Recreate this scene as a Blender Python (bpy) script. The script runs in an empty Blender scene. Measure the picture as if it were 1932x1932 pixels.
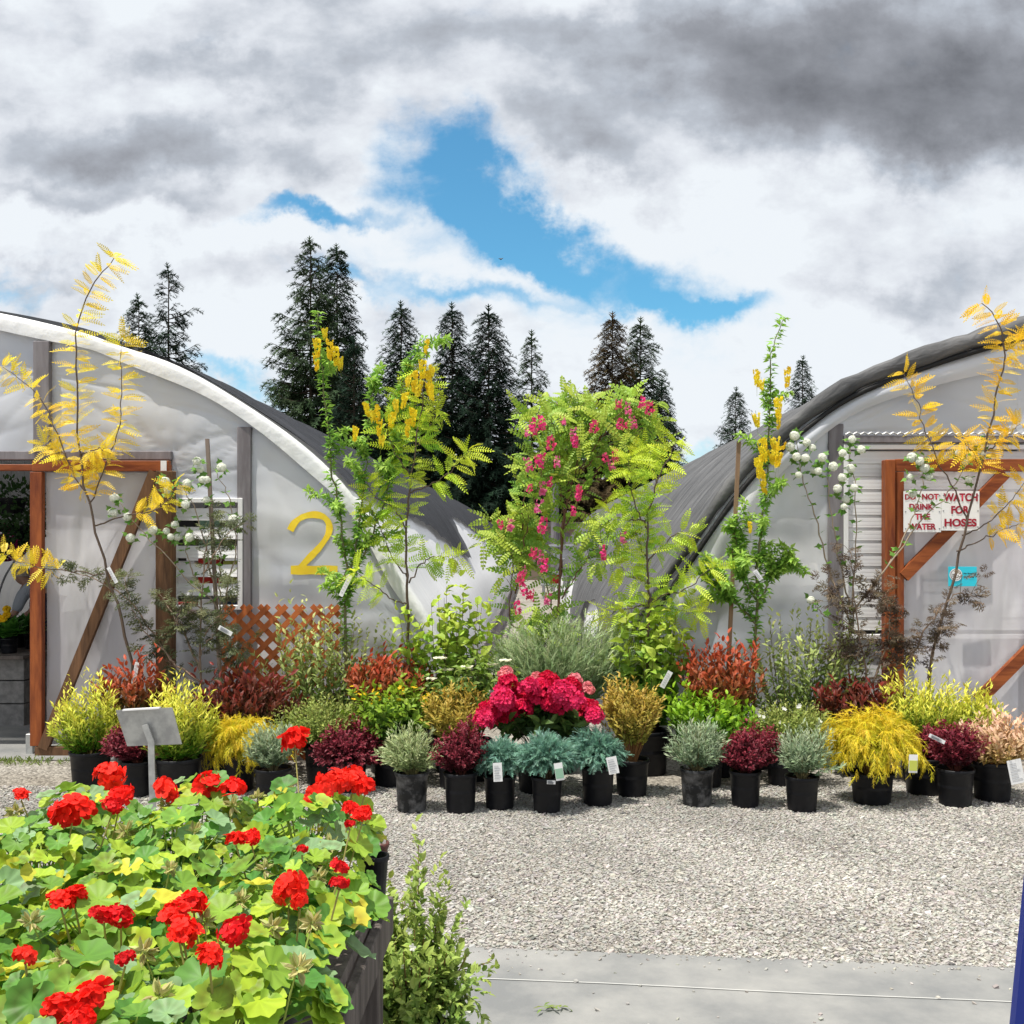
import bpy, math, random
import numpy as np
from mathutils import Vector
random.seed(11); rng = np.random.default_rng(11)
PI = math.pi
scene = bpy.context.scene
C = bpy.context.collection

# ------------------------------------------------------------ camera
H = 1.6; F = 2000.0; CX = 1010.0; CY = 1020.0; WP = 1932.0
cam = bpy.data.cameras.new('camera'); camo = bpy.data.objects.new('camera', cam); C.objects.link(camo)
cam.sensor_width = 36; cam.sensor_fit = 'HORIZONTAL'; cam.lens = 36 * F / WP
camo.location = (0, 0, H); camo.rotation_euler = (PI / 2, 0, 0)
cam.shift_x = -(CX - WP / 2) / WP; cam.shift_y = (CY - WP / 2) / WP
cam.clip_start = 0.05; cam.clip_end = 2000
scene.camera = camo

def at(px, py, Y):
    return np.array([(px - CX) * Y / F, Y, H - (py - CY) * Y / F])

# ------------------------------------------------------------ light
SUN = Vector((-0.24, -0.17, 0.93)).normalized()
sl = bpy.data.lights.new('sun', 'SUN'); sl.energy = 4.7; sl.angle = math.radians(0.6); sl.color = (1, 0.95, 0.86)
so = bpy.data.objects.new('sun', sl); C.objects.link(so); so.rotation_euler = SUN.to_track_quat('Z', 'Y').to_euler()
so.location = (-5, -5, 20)
scene.view_settings.view_transform = 'Standard'; scene.view_settings.look = 'None'
scene.view_settings.exposure = 0.27; scene.view_settings.gamma = 1
scene.cycles.max_bounces = 7; scene.cycles.transparent_max_bounces = 12
scene.cycles.diffuse_bounces = 3; scene.cycles.glossy_bounces = 2; scene.cycles.transmission_bounces = 4
scene.cycles.caustics_reflective = False; scene.cycles.caustics_refractive = False
scene.cycles.sample_clamp_indirect = 6

world = bpy.data.worlds.new('World'); scene.world = world; world.use_nodes = True
wn = world.node_tree; wn.nodes.clear(); wl = wn.links
def N(t, **kw):
    n = wn.nodes.new(t)
    for k, v in kw.items(): setattr(n, k, v)
    return n
def wmath(op, a, b=None, c=None, clamp=False):
    n = N('ShaderNodeMath', operation=op); n.use_clamp = clamp
    for i, x in enumerate((a, b, c)):
        if x is None: continue
        if isinstance(x, (int, float)): n.inputs[i].default_value = x
        else: wl.new(x, n.inputs[i])
    return n.outputs[0]
tc = N('ShaderNodeTexCoord'); sep = N('ShaderNodeSeparateXYZ'); wl.new(tc.outputs['Generated'], sep.inputs[0])
yy = wmath('MAXIMUM', wmath('ABSOLUTE', sep.outputs[1]), 0.12)
u = wmath('DIVIDE', sep.outputs[0], yy); v = wmath('DIVIDE', sep.outputs[2], yy)
comb = N('ShaderNodeCombineXYZ'); wl.new(u, comb.inputs[0]); wl.new(v, comb.inputs[1])
def noise(vec, scale, detail, rough=0.55, dist=0.0, sy=1.0, off=(0, 0, 0)):
    m = N('ShaderNodeMapping'); wl.new(vec, m.inputs[0]); m.inputs['Scale'].default_value = (1, sy, 1); m.inputs['Location'].default_value = off
    n = N('ShaderNodeTexNoise'); n.inputs['Scale'].default_value = scale; n.inputs['Detail'].default_value = detail
    n.inputs['Roughness'].default_value = rough; n.inputs['Distortion'].default_value = dist
    wl.new(m.outputs[0], n.inputs['Vector']); return n
nw = noise(comb.outputs[0], 5.5, 7, 0.6)
sub = N('ShaderNodeVectorMath', operation='SUBTRACT'); wl.new(nw.outputs['Color'], sub.inputs[0]); sub.inputs[1].default_value = (.5, .5, .5)
scl = N('ShaderNodeVectorMath', operation='SCALE'); wl.new(sub.outputs[0], scl.inputs[0]); scl.inputs['Scale'].default_value = 0.22
wadd = N('ShaderNodeVectorMath', operation='ADD'); wl.new(comb.outputs[0], wadd.inputs[0]); wl.new(scl.outputs[0], wadd.inputs[1])
warp = wadd.outputs[0]
def blob(px, py, rx, ry, rot=0, soft=0.0, vec=None):
    m = N('ShaderNodeMapping', vector_type='TEXTURE'); wl.new(vec or warp, m.inputs[0])
    m.inputs['Location'].default_value = ((px - CX) / F, (CY - py) / F, 0)
    m.inputs['Rotation'].default_value = (0, 0, math.radians(-rot)); m.inputs['Scale'].default_value = (rx / F, ry / F, 1)
    L = N('ShaderNodeVectorMath', operation='LENGTH'); wl.new(m.outputs[0], L.inputs[0])
    r = N('ShaderNodeMapRange', interpolation_type='SMOOTHSTEP'); wl.new(L.outputs['Value'], r.inputs[0])
    r.inputs['From Min'].default_value = soft; r.inputs['From Max'].default_value = 1.5
    r.inputs['To Min'].default_value = 1; r.inputs['To Max'].default_value = 0
    return r.outputs[0]
def total(lst):
    o = None
    for w, b in lst:
        t = wmath('MULTIPLY', b, w); o = t if o is None else wmath('ADD', o, t)
    return o
gap = total([(1.15, blob(850, 350, 175, 115, 10)), (.25, blob(1000, 560, 460, 150, 10)), (.75, blob(985, 430, 135, 85, 25)), (.80, blob(1140, 515, 230, 74, 24)), (.62, blob(1300, 595, 120, 36, 8)),
             (.85, blob(575, 412, 150, 30, 0)), (.6, blob(440, 690, 150, 34, 15)), (.5, blob(880, 560, 200, 30, 5)), (.6, blob(1310, 830, 110, 45, 0)), (.5, blob(620, 560, 130, 25, 10)), (-.35, blob(1010, 530, 90, 30, 20)), (-.3, blob(790, 425, 60, 35, 30)), (.3, blob(30, 580, 160, 25, 0))])
nf = noise(comb.outputs[0], 9, 10, 0.62, 0.3, 1.5)
g2 = wmath('ADD', gap, wmath('MULTIPLY', wmath('SUBTRACT', nf.outputs[0], 0.5), 1.35))
mr = N('ShaderNodeMapRange', interpolation_type='SMOOTHSTEP'); wl.new(g2, mr.inputs[0])
mr.inputs['From Min'].default_value = 0.10; mr.inputs['From Max'].default_value = 0.95; mr.inputs['To Min'].default_value = 1; mr.inputs['To Max'].default_value = 0.0
cover = mr.outputs[0]
# grey and white areas of the cloud sheet
dark = total([(.11, blob(1100, -40, 1500, 330, 0)), (1.0, blob(1600, 110, 470, 165, 3)), (.7, blob(1900, 230, 260, 110, 10)), (.52, blob(330, 270, 360, 75, 0)), (.42, blob(420, 130, 260, 60, 0)),
              (.5, blob(1110, 270, 150, 70, 20)), (.26, blob(1100, 60, 330, 60, 0)), (.2, blob(760, 60, 200, 90, 10)), (.3, blob(200, 390, 300, 35, 0)), (.28, blob(370, 520, 260, 40, 5)), (.3, blob(1650, 560, 300, 45, -5)),
              (.24, blob(850, 600, 260, 60, 5)), (.3, blob(120, 560, 220, 35, 0))])
n3 = noise(comb.outputs[0], 3.6, 8, 0.52, 0.0, 1.6, (3.3, 1.2, 0)); n4 = noise(comb.outputs[0], 12, 9, 0.58, 0.0, 1.5, (7, 2, 0))
sh0 = wmath('ADD', wmath('ADD', wmath('MULTIPLY', dark, 0.66), 0.055), wmath('ADD', wmath('MULTIPLY', wmath('SUBTRACT', n3.outputs[0], 0.5), 0.8), wmath('MULTIPLY', wmath('SUBTRACT', n4.outputs[0], 0.5), 0.8)))
edge = total([(.16, blob(900, 420, 420, 210, 20)), (.14, blob(1250, 560, 420, 170, 10)), (.16, blob(300, 470, 420, 70, 0))])
sh = wmath('SUBTRACT', sh0, edge)
cr = N('ShaderNodeValToRGB'); wl.new(sh, cr.inputs[0]); e = cr.color_ramp.elements
e[0].position = -0.0; e[0].color = (.72, .76, .80, 1); e[1].position = 1.0; e[1].color = (.125, .132, .150, 1)
for p, c in ((.13, (.62, .65, .70, 1)), (.30, (.43, .465, .52, 1)), (.55, (.28, .295, .33, 1))):
    el = cr.color_ramp.elements.new(p); el.color = c
cs = N('ShaderNodeVectorMath', operation='SCALE'); wl.new(cr.outputs[0], cs.inputs[0]); cs.inputs['Scale'].default_value = 10.0
sky = N('ShaderNodeTexSky', sky_type='NISHITA'); sky.sun_disc = False
sky.sun_elevation = math.asin(SUN.z); sky.sun_rotation = math.atan2(SUN.x, SUN.y); sky.air_density = 1.0; sky.dust_density = 0.4; sky.ozone_density = 2.0
smul = N('ShaderNodeVectorMath', operation='MULTIPLY'); wl.new(sky.outputs[0], smul.inputs[0]); smul.inputs[1].default_value = (0.62, 1.22, 1.30)
mix = N('ShaderNodeMix', data_type='RGBA'); wl.new(cover, mix.inputs[0]); wl.new(smul.outputs[0], mix.inputs[6]); wl.new(cs.outputs[0], mix.inputs[7])
bg = N('ShaderNodeBackground'); bg.inputs[1].default_value = 0.1; wl.new(mix.outputs[2], bg.inputs[0])
wo = N('ShaderNodeOutputWorld'); wl.new(bg.outputs[0], wo.inputs[0])
world.cycles.sampling_method = 'MANUAL'; world.cycles.sample_map_resolution = 512

# ------------------------------------------------------------ materials
def mat(name, col, rough=0.6, spec=0.4, metal=0.0, bump=None, var=None, transl=0.0, transp=0.0, stretch=(1, 1, 1), attr=False, col2=None, vscale=6.0, vdetail=5, ramp=(.35, .65), obj=True):
    m = bpy.data.materials.new(name); m.use_nodes = True; nt = m.node_tree; L = nt.links; b = nt.nodes['Principled BSDF']; out = nt.nodes['Material Output']
    b.inputs['Roughness'].default_value = rough; b.inputs['Specular IOR Level'].default_value = spec; b.inputs['Metallic'].default_value = metal
    b.inputs['Base Color'].default_value = (*col, 1)
    t = nt.nodes.new('ShaderNodeTexCoord'); mp = nt.nodes.new('ShaderNodeMapping'); L.new(t.outputs['Object'], mp.inputs[0]); mp.inputs['Scale'].default_value = stretch
    csock = None
    if attr:
        a = nt.nodes.new('ShaderNodeAttribute'); a.attribute_name = 'Col'; csock = a.outputs['Color']
    elif col2 is not None:
        n = nt.nodes.new('ShaderNodeTexNoise'); n.inputs['Scale'].default_value = vscale; n.inputs['Detail'].default_value = vdetail; n.inputs['Roughness'].default_value = .62; L.new(mp.outputs[0], n.inputs['Vector'])
        r = nt.nodes.new('ShaderNodeValToRGB'); L.new(n.outputs[0], r.inputs[0]); r.color_ramp.elements[0].position = ramp[0]; r.color_ramp.elements[1].position = ramp[1]
        r.color_ramp.elements[0].color = (*col, 1); r.color_ramp.elements[1].color = (*col2, 1); csock = r.outputs[0]
    if csock is not None: L.new(csock, b.inputs['Base Color'])
    nsock = None
    if bump:
        n = nt.nodes.new('ShaderNodeTexNoise'); n.inputs['Scale'].default_value = bump[0]; n.inputs['Detail'].default_value = bump[3] if len(bump) > 3 else 6; L.new(mp.outputs[0], n.inputs['Vector'])
        bp = nt.nodes.new('ShaderNodeBump'); bp.inputs['Strength'].default_value = bump[1]; bp.inputs['Distance'].default_value = bump[2]; L.new(n.outputs[0], bp.inputs['Height'])
        L.new(bp.outputs[0], b.inputs['Normal']); nsock = bp.outputs[0]
    last = b.outputs[0]
    if transl > 0:
        tr = nt.nodes.new('ShaderNodeBsdfTranslucent'); tr.inputs[0].default_value = (*col, 1)
        if csock is not None: L.new(csock, tr.inputs[0])
        if nsock: L.new(nsock, tr.inputs['Normal'])
        mx = nt.nodes.new('ShaderNodeMixShader'); mx.inputs[0].default_value = transl; L.new(last, mx.inputs[1]); L.new(tr.outputs[0], mx.inputs[2]); last = mx.outputs[0]
    if transp > 0:
        tp = nt.nodes.new('ShaderNodeBsdfTransparent'); mx = nt.nodes.new('ShaderNodeMixShader'); mx.inputs[0].default_value = transp
        L.new(last, mx.inputs[1]); L.new(tp.outputs[0], mx.inputs[2]); last = mx.outputs[0]
    L.new(last, out.inputs[0]); m.cycles.emission_sampling = 'NONE' if hasattr(m.cycles, 'emission_sampling') else 'AUTO'
    return m

M = {}
M['leaf'] = mat('leaf', (.1, .2, .05), .5, .35, attr=True, transl=.34)
M['needle'] = mat('needle', (.03, .05, .02), .8, .15, attr=True, transl=.12)
M['petal'] = mat('petal', (.7, .02, .01), .6, .2, attr=True, transl=.30)
M['stem'] = mat('stem', (.12, .08, .055), .8, .2, attr=True)
M['bark'] = mat('bark', (.05, .038, .028), .9, .1, col2=(.09, .07, .055), vscale=8, stretch=(3, 3, .6), bump=(14, .6, .02))
M['pot'] = mat('pot', (.006, .0065, .009), .45, .25, col2=(.022, .023, .027), vscale=9, ramp=(.5, .85), bump=(40, .1, .002))
M['pot_dusty'] = mat('pot_dusty', (.009, .010, .012), .5, .3, col2=(.16, .16, .165), vscale=11, ramp=(.46, .72))
M['soil'] = mat('soil', (.02, .014, .01), .95, .1, col2=(.07, .045, .03), vscale=60, bump=(80, 1, .01))
M['film'] = mat('film', (.66, .70, .80), .16, .8, col2=(.94, .945, .97), vscale=1.0, vdetail=1.5, stretch=(1, 1, 1.6), transl=.12, transp=.28, bump=(1.3, .55, .16, 1.2))  # bluish to pale noise mottling paints cloud reflections into the film colour
M['film_door'] = mat('film_door', (.80, .77, .83), .2, .7, col2=(.94, .92, .95), vscale=1.6, vdetail=2, stretch=(2.4, 1, .7), transl=.14, transp=.42, bump=(2.2, .7, .12, 1.5))
M['poly'] = mat('poly', (.84, .85, .88), .4, .4, col2=(.93, .93, .94), vscale=3, stretch=(.7, 4.5, .7), transl=.12, bump=(2.6, .35, .04))
M['band'] = mat('band', (.80, .81, .83), .5, .3, col2=(.88, .88, .88), vscale=4, bump=(9, .5, .02))
M['cloth'] = mat('cloth', (.010, .011, .014), .7, .25, col2=(.040, .041, .050), vscale=3.2, vdetail=8, stretch=(.8, 5, .8), bump=(4, .8, .05), transp=.10)
M['cloth2'] = mat('cloth2', (.055, .056, .06), .7, .3, col2=(.16, .16, .165), vscale=3.0, vdetail=9, stretch=(.8, 5, .8), bump=(4, .8, .05), transp=.06)
M['strap'] = mat('strap', (.012, .012, .013), .6, .3, bump=(30, .6, .01))
M['wood'] = mat('wood', (.36, .10, .026), .55, .3, col2=(.15, .032, .010), vscale=3.2, vdetail=8, stretch=(5, 5, .8), bump=(9, .3, .01))
M['woodh'] = mat('woodh', (.36, .10, .026), .55, .3, col2=(.15, .032, .010), vscale=3.2, vdetail=8, stretch=(.8, 5, 5), bump=(9, .3, .01))
M['oldwood'] = mat('oldwood', (.20, .105, .055), .8, .2, col2=(.10, .055, .032), vscale=4, vdetail=8, stretch=(6, 6, .7), bump=(12, .5, .01))
M['greywood'] = mat('greywood', (.17, .145, .13), .85, .15, col2=(.08, .068, .062), vscale=4, vdetail=8, stretch=(5, 5, .7), bump=(12, .5, .01))
M['postgrey'] = mat('postgrey', (.25, .235, .25), .8, .2, col2=(.16, .145, .155), vscale=5, stretch=(3, 3, .5))
M['lattice'] = mat('lattice', (.55, .16, .045), .6, .3, col2=(.42, .11, .03), vscale=8)
M['white'] = mat('white', (.74, .74, .76), .4, .4, col2=(.82, .82, .82), vscale=5)
M['steel'] = mat('steel', (.42, .44, .46), .38, .5, .6, col2=(.28, .29, .30), vscale=12, bump=(20, .1, .003))
M['galv'] = mat('galv', (.34, .345, .35), .45, .5, .35, col2=(.50, .51, .50), vscale=9, vdetail=7, ramp=(.4, .6))
M['yellow'] = mat('yellow', (.95, .74, .05), .5, .3, col2=(.93, .64, .03), vscale=6)
M['signwhite'] = mat('signwhite', (.90, .90, .91), .4, .4)
M['signred'] = mat('signred', (.36, .015, .035), .5, .3)
M['cyan'] = mat('cyan', (.03, .62, .80), .45, .4)
M['black'] = mat('black', (.012, .012, .014), .5, .4)
M['blue'] = mat('blue', (.006, .02, .20), .4, .4)
M['navy'] = mat('navy', (.012, .05, .13), .5, .4, col2=(.03, .09, .20), vscale=3, bump=(4, .6, .05))
M['tag'] = mat('tag', (.80, .80, .80), .4, .4)
M['taggreen'] = mat('taggreen', (.28, .46, .34), .5, .3)
M['tagyellow'] = mat('tagyellow', (.52, .56, .10), .5, .3)
M['ink'] = mat('ink', (.16, .17, .19), .6, .2)
M['red'] = mat('red', (.55, .03, .02), .5, .4)
M['orange'] = mat('orange', (.85, .17, .02), .4, .4)
M['cardboard'] = mat('cardboard', (.38, .27, .17), .8, .2)
M['block'] = mat('block', (.17, .165, .16), .9, .1, col2=(.26, .25, .24), vscale=20, bump=(50, .6, .005))
M['skin'] = mat('skin', (.50, .29, .21), .5, .4)
M['hair'] = mat('hair', (.45, .39, .33), .7, .3, bump=(60, .5, .01))
M['shirt'] = mat('shirt', (.50, .54, .60), .8, .2, bump=(12, .4, .02))
M['trousers'] = mat('trousers', (.03, .04, .07), .8, .2)
M['conc'] = mat('conc', (.18, .185, .187), .8, .25, col2=(.30, .297, .285), vscale=2.3, vdetail=9, bump=(45, .35, .004))
M['gravel'] = None
def gravel_mat():
    m = bpy.data.materials.new('gravel'); m.use_nodes = True; nt = m.node_tree; L = nt.links; b = nt.nodes['Principled BSDF']; b.inputs['Roughness'].default_value = .85; b.inputs['Specular IOR Level'].default_value = .2
    t = nt.nodes.new('ShaderNodeTexCoord')
    vo = nt.nodes.new('ShaderNodeTexVoronoi'); vo.inputs['Scale'].default_value = 62; L.new(t.outputs['Object'], vo.inputs['Vector'])
    hs = nt.nodes.new('ShaderNodeSeparateColor'); L.new(vo.outputs['Color'], hs.inputs[0])
    r = nt.nodes.new('ShaderNodeValToRGB'); L.new(hs.outputs[0], r.inputs[0]); r.color_ramp.interpolation = 'LINEAR'
    r.color_ramp.elements[0].color = (.20, .19, .175, 1); r.color_ramp.elements[1].color = (.62, .60, .56, 1)
    n = nt.nodes.new('ShaderNodeTexNoise'); n.inputs['Scale'].default_value = 1.1; n.inputs['Detail'].default_value = 5; L.new(t.outputs['Object'], n.inputs['Vector'])
    r2 = nt.nodes.new('ShaderNodeValToRGB'); L.new(n.outputs[0], r2.inputs[0]); r2.color_ramp.elements[0].position = .35; r2.color_ramp.elements[1].position = .65
    r2.color_ramp.elements[0].color = (.60, .56, .51, 1); r2.color_ramp.elements[1].color = (.80, .78, .75, 1)
    mx = nt.nodes.new('ShaderNodeMix'); mx.data_type = 'RGBA'; mx.blend_type = 'MULTIPLY'; mx.inputs[0].default_value = 1; L.new(r.outputs[0], mx.inputs[6]); L.new(r2.outputs[0], mx.inputs[7])
    L.new(mx.outputs[2], b.inputs['Base Color'])
    bp = nt.nodes.new('ShaderNodeBump'); bp.invert = True; bp.inputs['Strength'].default_value = .9; bp.inputs['Distance'].default_value = .012; L.new(vo.outputs['Distance'], bp.inputs['Height']); L.new(bp.outputs[0], b.inputs['Normal'])
    return m
M['gravel'] = gravel_mat()
M['stone'] = mat('stone', (.4, .4, .4), .85, .2, attr=True)

# ------------------------------------------------------------ mesh helpers
ORIG = {}
class MB:
    def __init__(s): s.v = []; s.f = []; s.c = []; s.n = 0; s.col = False
    def add(s, v, faces, col=None):
        v = np.asarray(v, float).reshape(-1, 3)
        groups = {}
        if isinstance(faces, np.ndarray): groups[faces.shape[1]] = faces
        else:
            for f in faces: groups.setdefault(len(f), []).append(f)
        for k, fs in groups.items(): s.f.append(np.asarray(fs, np.int64) + s.n)
        s.v.append(v); s.n += len(v)
        if col is None: col = np.ones((len(v), 3)) * .5
        else:
            s.col = True; col = np.asarray(col, float)
            if col.ndim == 1: col = np.tile(col, (len(v), 1))
        s.c.append(col)
    def mesh(s, name, m, origin=None, smooth=False):
        v = np.concatenate(s.v) if s.v else np.zeros((0, 3))
        if origin is not None: v = v - np.asarray(origin)
        me = bpy.data.meshes.new(name); me.vertices.add(len(v)); me.vertices.foreach_set('co', v.astype(np.float32).ravel())
        loops = np.concatenate([f.ravel() for f in s.f]); tot = np.concatenate([np.full(len(f), f.shape[1]) for f in s.f]); st = np.concatenate([[0], np.cumsum(tot)[:-1]])
        me.loops.add(len(loops)); me.loops.foreach_set('vertex_index', loops.astype(np.int32)); me.polygons.add(len(tot)); me.polygons.foreach_set('loop_start', st.astype(np.int32))
        me.update(calc_edges=True)
        if s.col:
            ca = me.color_attributes.new('Col', 'FLOAT_COLOR', 'POINT'); c = np.concatenate(s.c); c = np.clip(np.concatenate([c, np.ones((len(c), 1))], 1), 0, 1); ca.data.foreach_set('color', c.astype(np.float32).ravel())
        me.polygons.foreach_set('use_smooth', np.full(len(tot), bool(smooth)))
        me.materials.append(m); me.validate(); return me
    def build(s, name, m, parent=None, origin=None, smooth=False):
        if parent is not None: origin = ORIG[parent.name]
        o = bpy.data.objects.new(name, s.mesh(name, m, origin, smooth)); C.objects.link(o)
        if parent is not None: o.parent = parent
        elif origin is not None: o.location = origin
        ORIG[o.name] = np.asarray(origin if origin is not None else (0, 0, 0), float)
        return o
def thing(name, label, cat, loc, group=None):
    o = bpy.data.objects.new(name, None); C.objects.link(o); o.location = loc; o.empty_display_size = .1
    o['label'] = label; o['category'] = cat
    if group: o['group'] = group
    ORIG[o.name] = np.asarray(loc, float); return o
def tag(o, label, cat, group=None):
    o['label'] = label; o['category'] = cat
    if group: o['group'] = group
    return o
def inst(name, me, parent, pos, rot=(0, 0, 0), scale=1.0, label=None):
    o = bpy.data.objects.new(name, me); C.objects.link(o); o.parent = parent
    o.location = np.asarray(pos) - ORIG[parent.name]; o.rotation_euler = rot
    o.scale = (scale,) * 3 if isinstance(scale, (int, float)) else scale
    ORIG[o.name] = ORIG[parent.name]
    if label: o['label'] = label
    return o
BF = [(0, 3, 2, 1), (4, 5, 6, 7), (0, 1, 5, 4), (1, 2, 6, 5), (2, 3, 7, 6), (3, 0, 4, 7)]
def box(mb, x0, x1, y0, y1, z0, z1, bev=0.0):
    if bev <= 0:
        mb.add([(x0, y0, z0), (x1, y0, z0), (x1, y1, z0), (x0, y1, z0), (x0, y0, z1), (x1, y0, z1), (x1, y1, z1), (x0, y1, z1)], BF); return
    b = bev  # chamfered box
    vs = []; idx = {}
    X = (x0, x1); Yy = (y0, y1); Z = (z0, z1)
    for i in (0, 1):
        for j in (0, 1):
            for k in (0, 1):
                sx = 1 if i == 0 else -1; sy = 1 if j == 0 else -1; sz = 1 if k == 0 else -1
                p = (X[i], Yy[j], Z[k])
                for a, q in enumerate(((p[0], p[1] + sy * b, p[2] + sz * b), (p[0] + sx * b, p[1], p[2] + sz * b), (p[0] + sx * b, p[1] + sy * b, p[2]))):
                    idx[(i, j, k, a)] = len(vs); vs.append(q)
    fs = []
    for s_ in (0, 1):
        fs.append([idx[(s_, 0, 0, 0)], idx[(s_, 1, 0, 0)], idx[(s_, 1, 1, 0)], idx[(s_, 0, 1, 0)]][::(1 if s_ else -1)])
        fs.append([idx[(0, s_, 0, 1)], idx[(1, s_, 0, 1)], idx[(1, s_, 1, 1)], idx[(0, s_, 1, 1)]][::(-1 if s_ else 1)])
        fs.append([idx[(0, 0, s_, 2)], idx[(1, 0, s_, 2)], idx[(1, 1, s_, 2)], idx[(0, 1, s_, 2)]][::(1 if s_ else -1)])
    for i in (0, 1):
        for j in (0, 1): fs.append([idx[(i, j, 0, 0)], idx[(i, j, 0, 1)], idx[(i, j, 1, 1)], idx[(i, j, 1, 0)]])
        for k in (0, 1): fs.append([idx[(i, 0, k, 0)], idx[(i, 0, k, 2)], idx[(i, 1, k, 2)], idx[(i, 1, k, 0)]])
    for j in (0, 1):
        for k in (0, 1): fs.append([idx[(0, j, k, 1)], idx[(0, j, k, 2)], idx[(1, j, k, 2)], idx[(1, j, k, 1)]])
    for i in (0, 1):
        for j in (0, 1):
            for k in (0, 1): fs.append([idx[(i, j, k, 0)], idx[(i, j, k, 1)], idx[(i, j, k, 2)]])
    mb.add(vs, fs)
def bar(mb, a, b, w, t, up=(0, 1, 0)):   # rectangular bar from a to b; w across (perp to up), t along up
    a = np.asarray(a, float); b = np.asarray(b, float); d = b - a; d /= np.linalg.norm(d); upv = np.asarray(up, float); s_ = np.cross(d, upv); s_ /= np.linalg.norm(s_); n = np.cross(s_, d)
    vs = []
    for p in (a, b):
        for i, j in ((-1, -1), (1, -1), (1, 1), (-1, 1)): vs.append(p + s_ * i * w / 2 + n * j * t / 2)
    mb.add(vs, BF)
def tube(mb, pts, r0, r1, seg=6, col=None, cap=True):
    pts = np.asarray(pts, float); n = len(pts)
    tg = np.gradient(pts, axis=0); tg /= np.linalg.norm(tg, axis=1)[:, None] + 1e-9
    ref = np.array([.31, .87, .38]) if abs(tg[0][1]) < .8 else np.array([1., 0.1, 0.2])
    s_ = np.cross(tg, ref); s_ /= np.linalg.norm(s_, axis=1)[:, None] + 1e-9; n_ = np.cross(s_, tg)
    r = (np.linspace(r0, r1, n) if np.isscalar(r0) else np.asarray(r0))[:, None]
    a = np.arange(seg) / seg * 2 * PI
    V = (pts[:, None, :] + r[:, :, None] * (np.cos(a)[None, :, None] * s_[:, None, :] + np.sin(a)[None, :, None] * n_[:, None, :])).reshape(-1, 3)
    i = np.arange(n - 1)[:, None]; j = np.arange(seg)[None, :]; j2 = (j + 1) % seg
    Fq = np.stack([i * seg + j, i * seg + j2, (i + 1) * seg + j2, (i + 1) * seg + j], -1).reshape(-1, 4)
    fs = [tuple(q) for q in Fq]
    if cap: fs += [tuple(range(seg))[::-1], tuple((n - 1) * seg + k for k in range(seg))]
    mb.add(V, fs, col)
def lathe(mb, prof, c, seg=24, col=None):
    a = np.arange(seg) / seg * 2 * PI; V = []
    for r, z in prof: V.append(np.stack([c[0] + r * np.cos(a), c[1] + r * np.sin(a), np.full(seg, c[2] + z)], 1))
    V = np.concatenate(V); n = len(prof); i = np.arange(n - 1)[:, None]; j = np.arange(seg)[None, :]; j2 = (j + 1) % seg
    mb.add(V, np.stack([i * seg + j, i * seg + j2, (i + 1) * seg + j2, (i + 1) * seg + j], -1).reshape(-1, 4), col)
def smooth_path(pts, n=24):
    p = np.asarray(pts, float); p = np.vstack([2 * p[0] - p[1], p, 2 * p[-1] - p[-2]]); k = len(p) - 3; out = []
    for t in np.linspace(0, k - 1e-6, n):
        i = int(t); f = t - i; a, b, c, d = p[i:i + 4]
        out.append(.5 * ((2 * b) + (-a + c) * f + (2 * a - 5 * b + 4 * c - d) * f * f + (-a + 3 * b - 3 * c + d) * f ** 3))
    return np.array(out)

# ------------------------------------------------------------ leaf templates (y = length, x = width, z = normal)
class T:
    def __init__(s, v, f, c=None):
        s.v = np.array(v, float); s.g = {}
        for q in f: s.g.setdefault(len(q), []).append(q)
        s.g = {k: np.array(x) for k, x in s.g.items()}; s.c = np.ones((len(v), 3)) if c is None else np.array(c, float)
def ovate(w=.5, fold=.10, droop=.15):
    v = [(0, 0, 0), (0, .35, .01), (0, .7, -droop * .3), (0, 1, -droop), (-.42 * w, .2, fold * w), (-.48 * w, .55, fold * w), (.42 * w, .2, fold * w), (.48 * w, .55, fold * w)]
    return T(v, [(0, 6, 1), (1, 6, 7, 2), (2, 7, 3), (0, 1, 4), (1, 2, 5, 4), (2, 3, 5)])
def simple(w=.35, fold=.2):
    return T([(0, 0, 0), (w / 2, .45, fold * w), (0, 1, -.08), (-w / 2, .45, fold * w), (0, .45, 0)], [(0, 1, 4), (4, 1, 2), (0, 4, 3), (4, 2, 3)])
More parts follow.
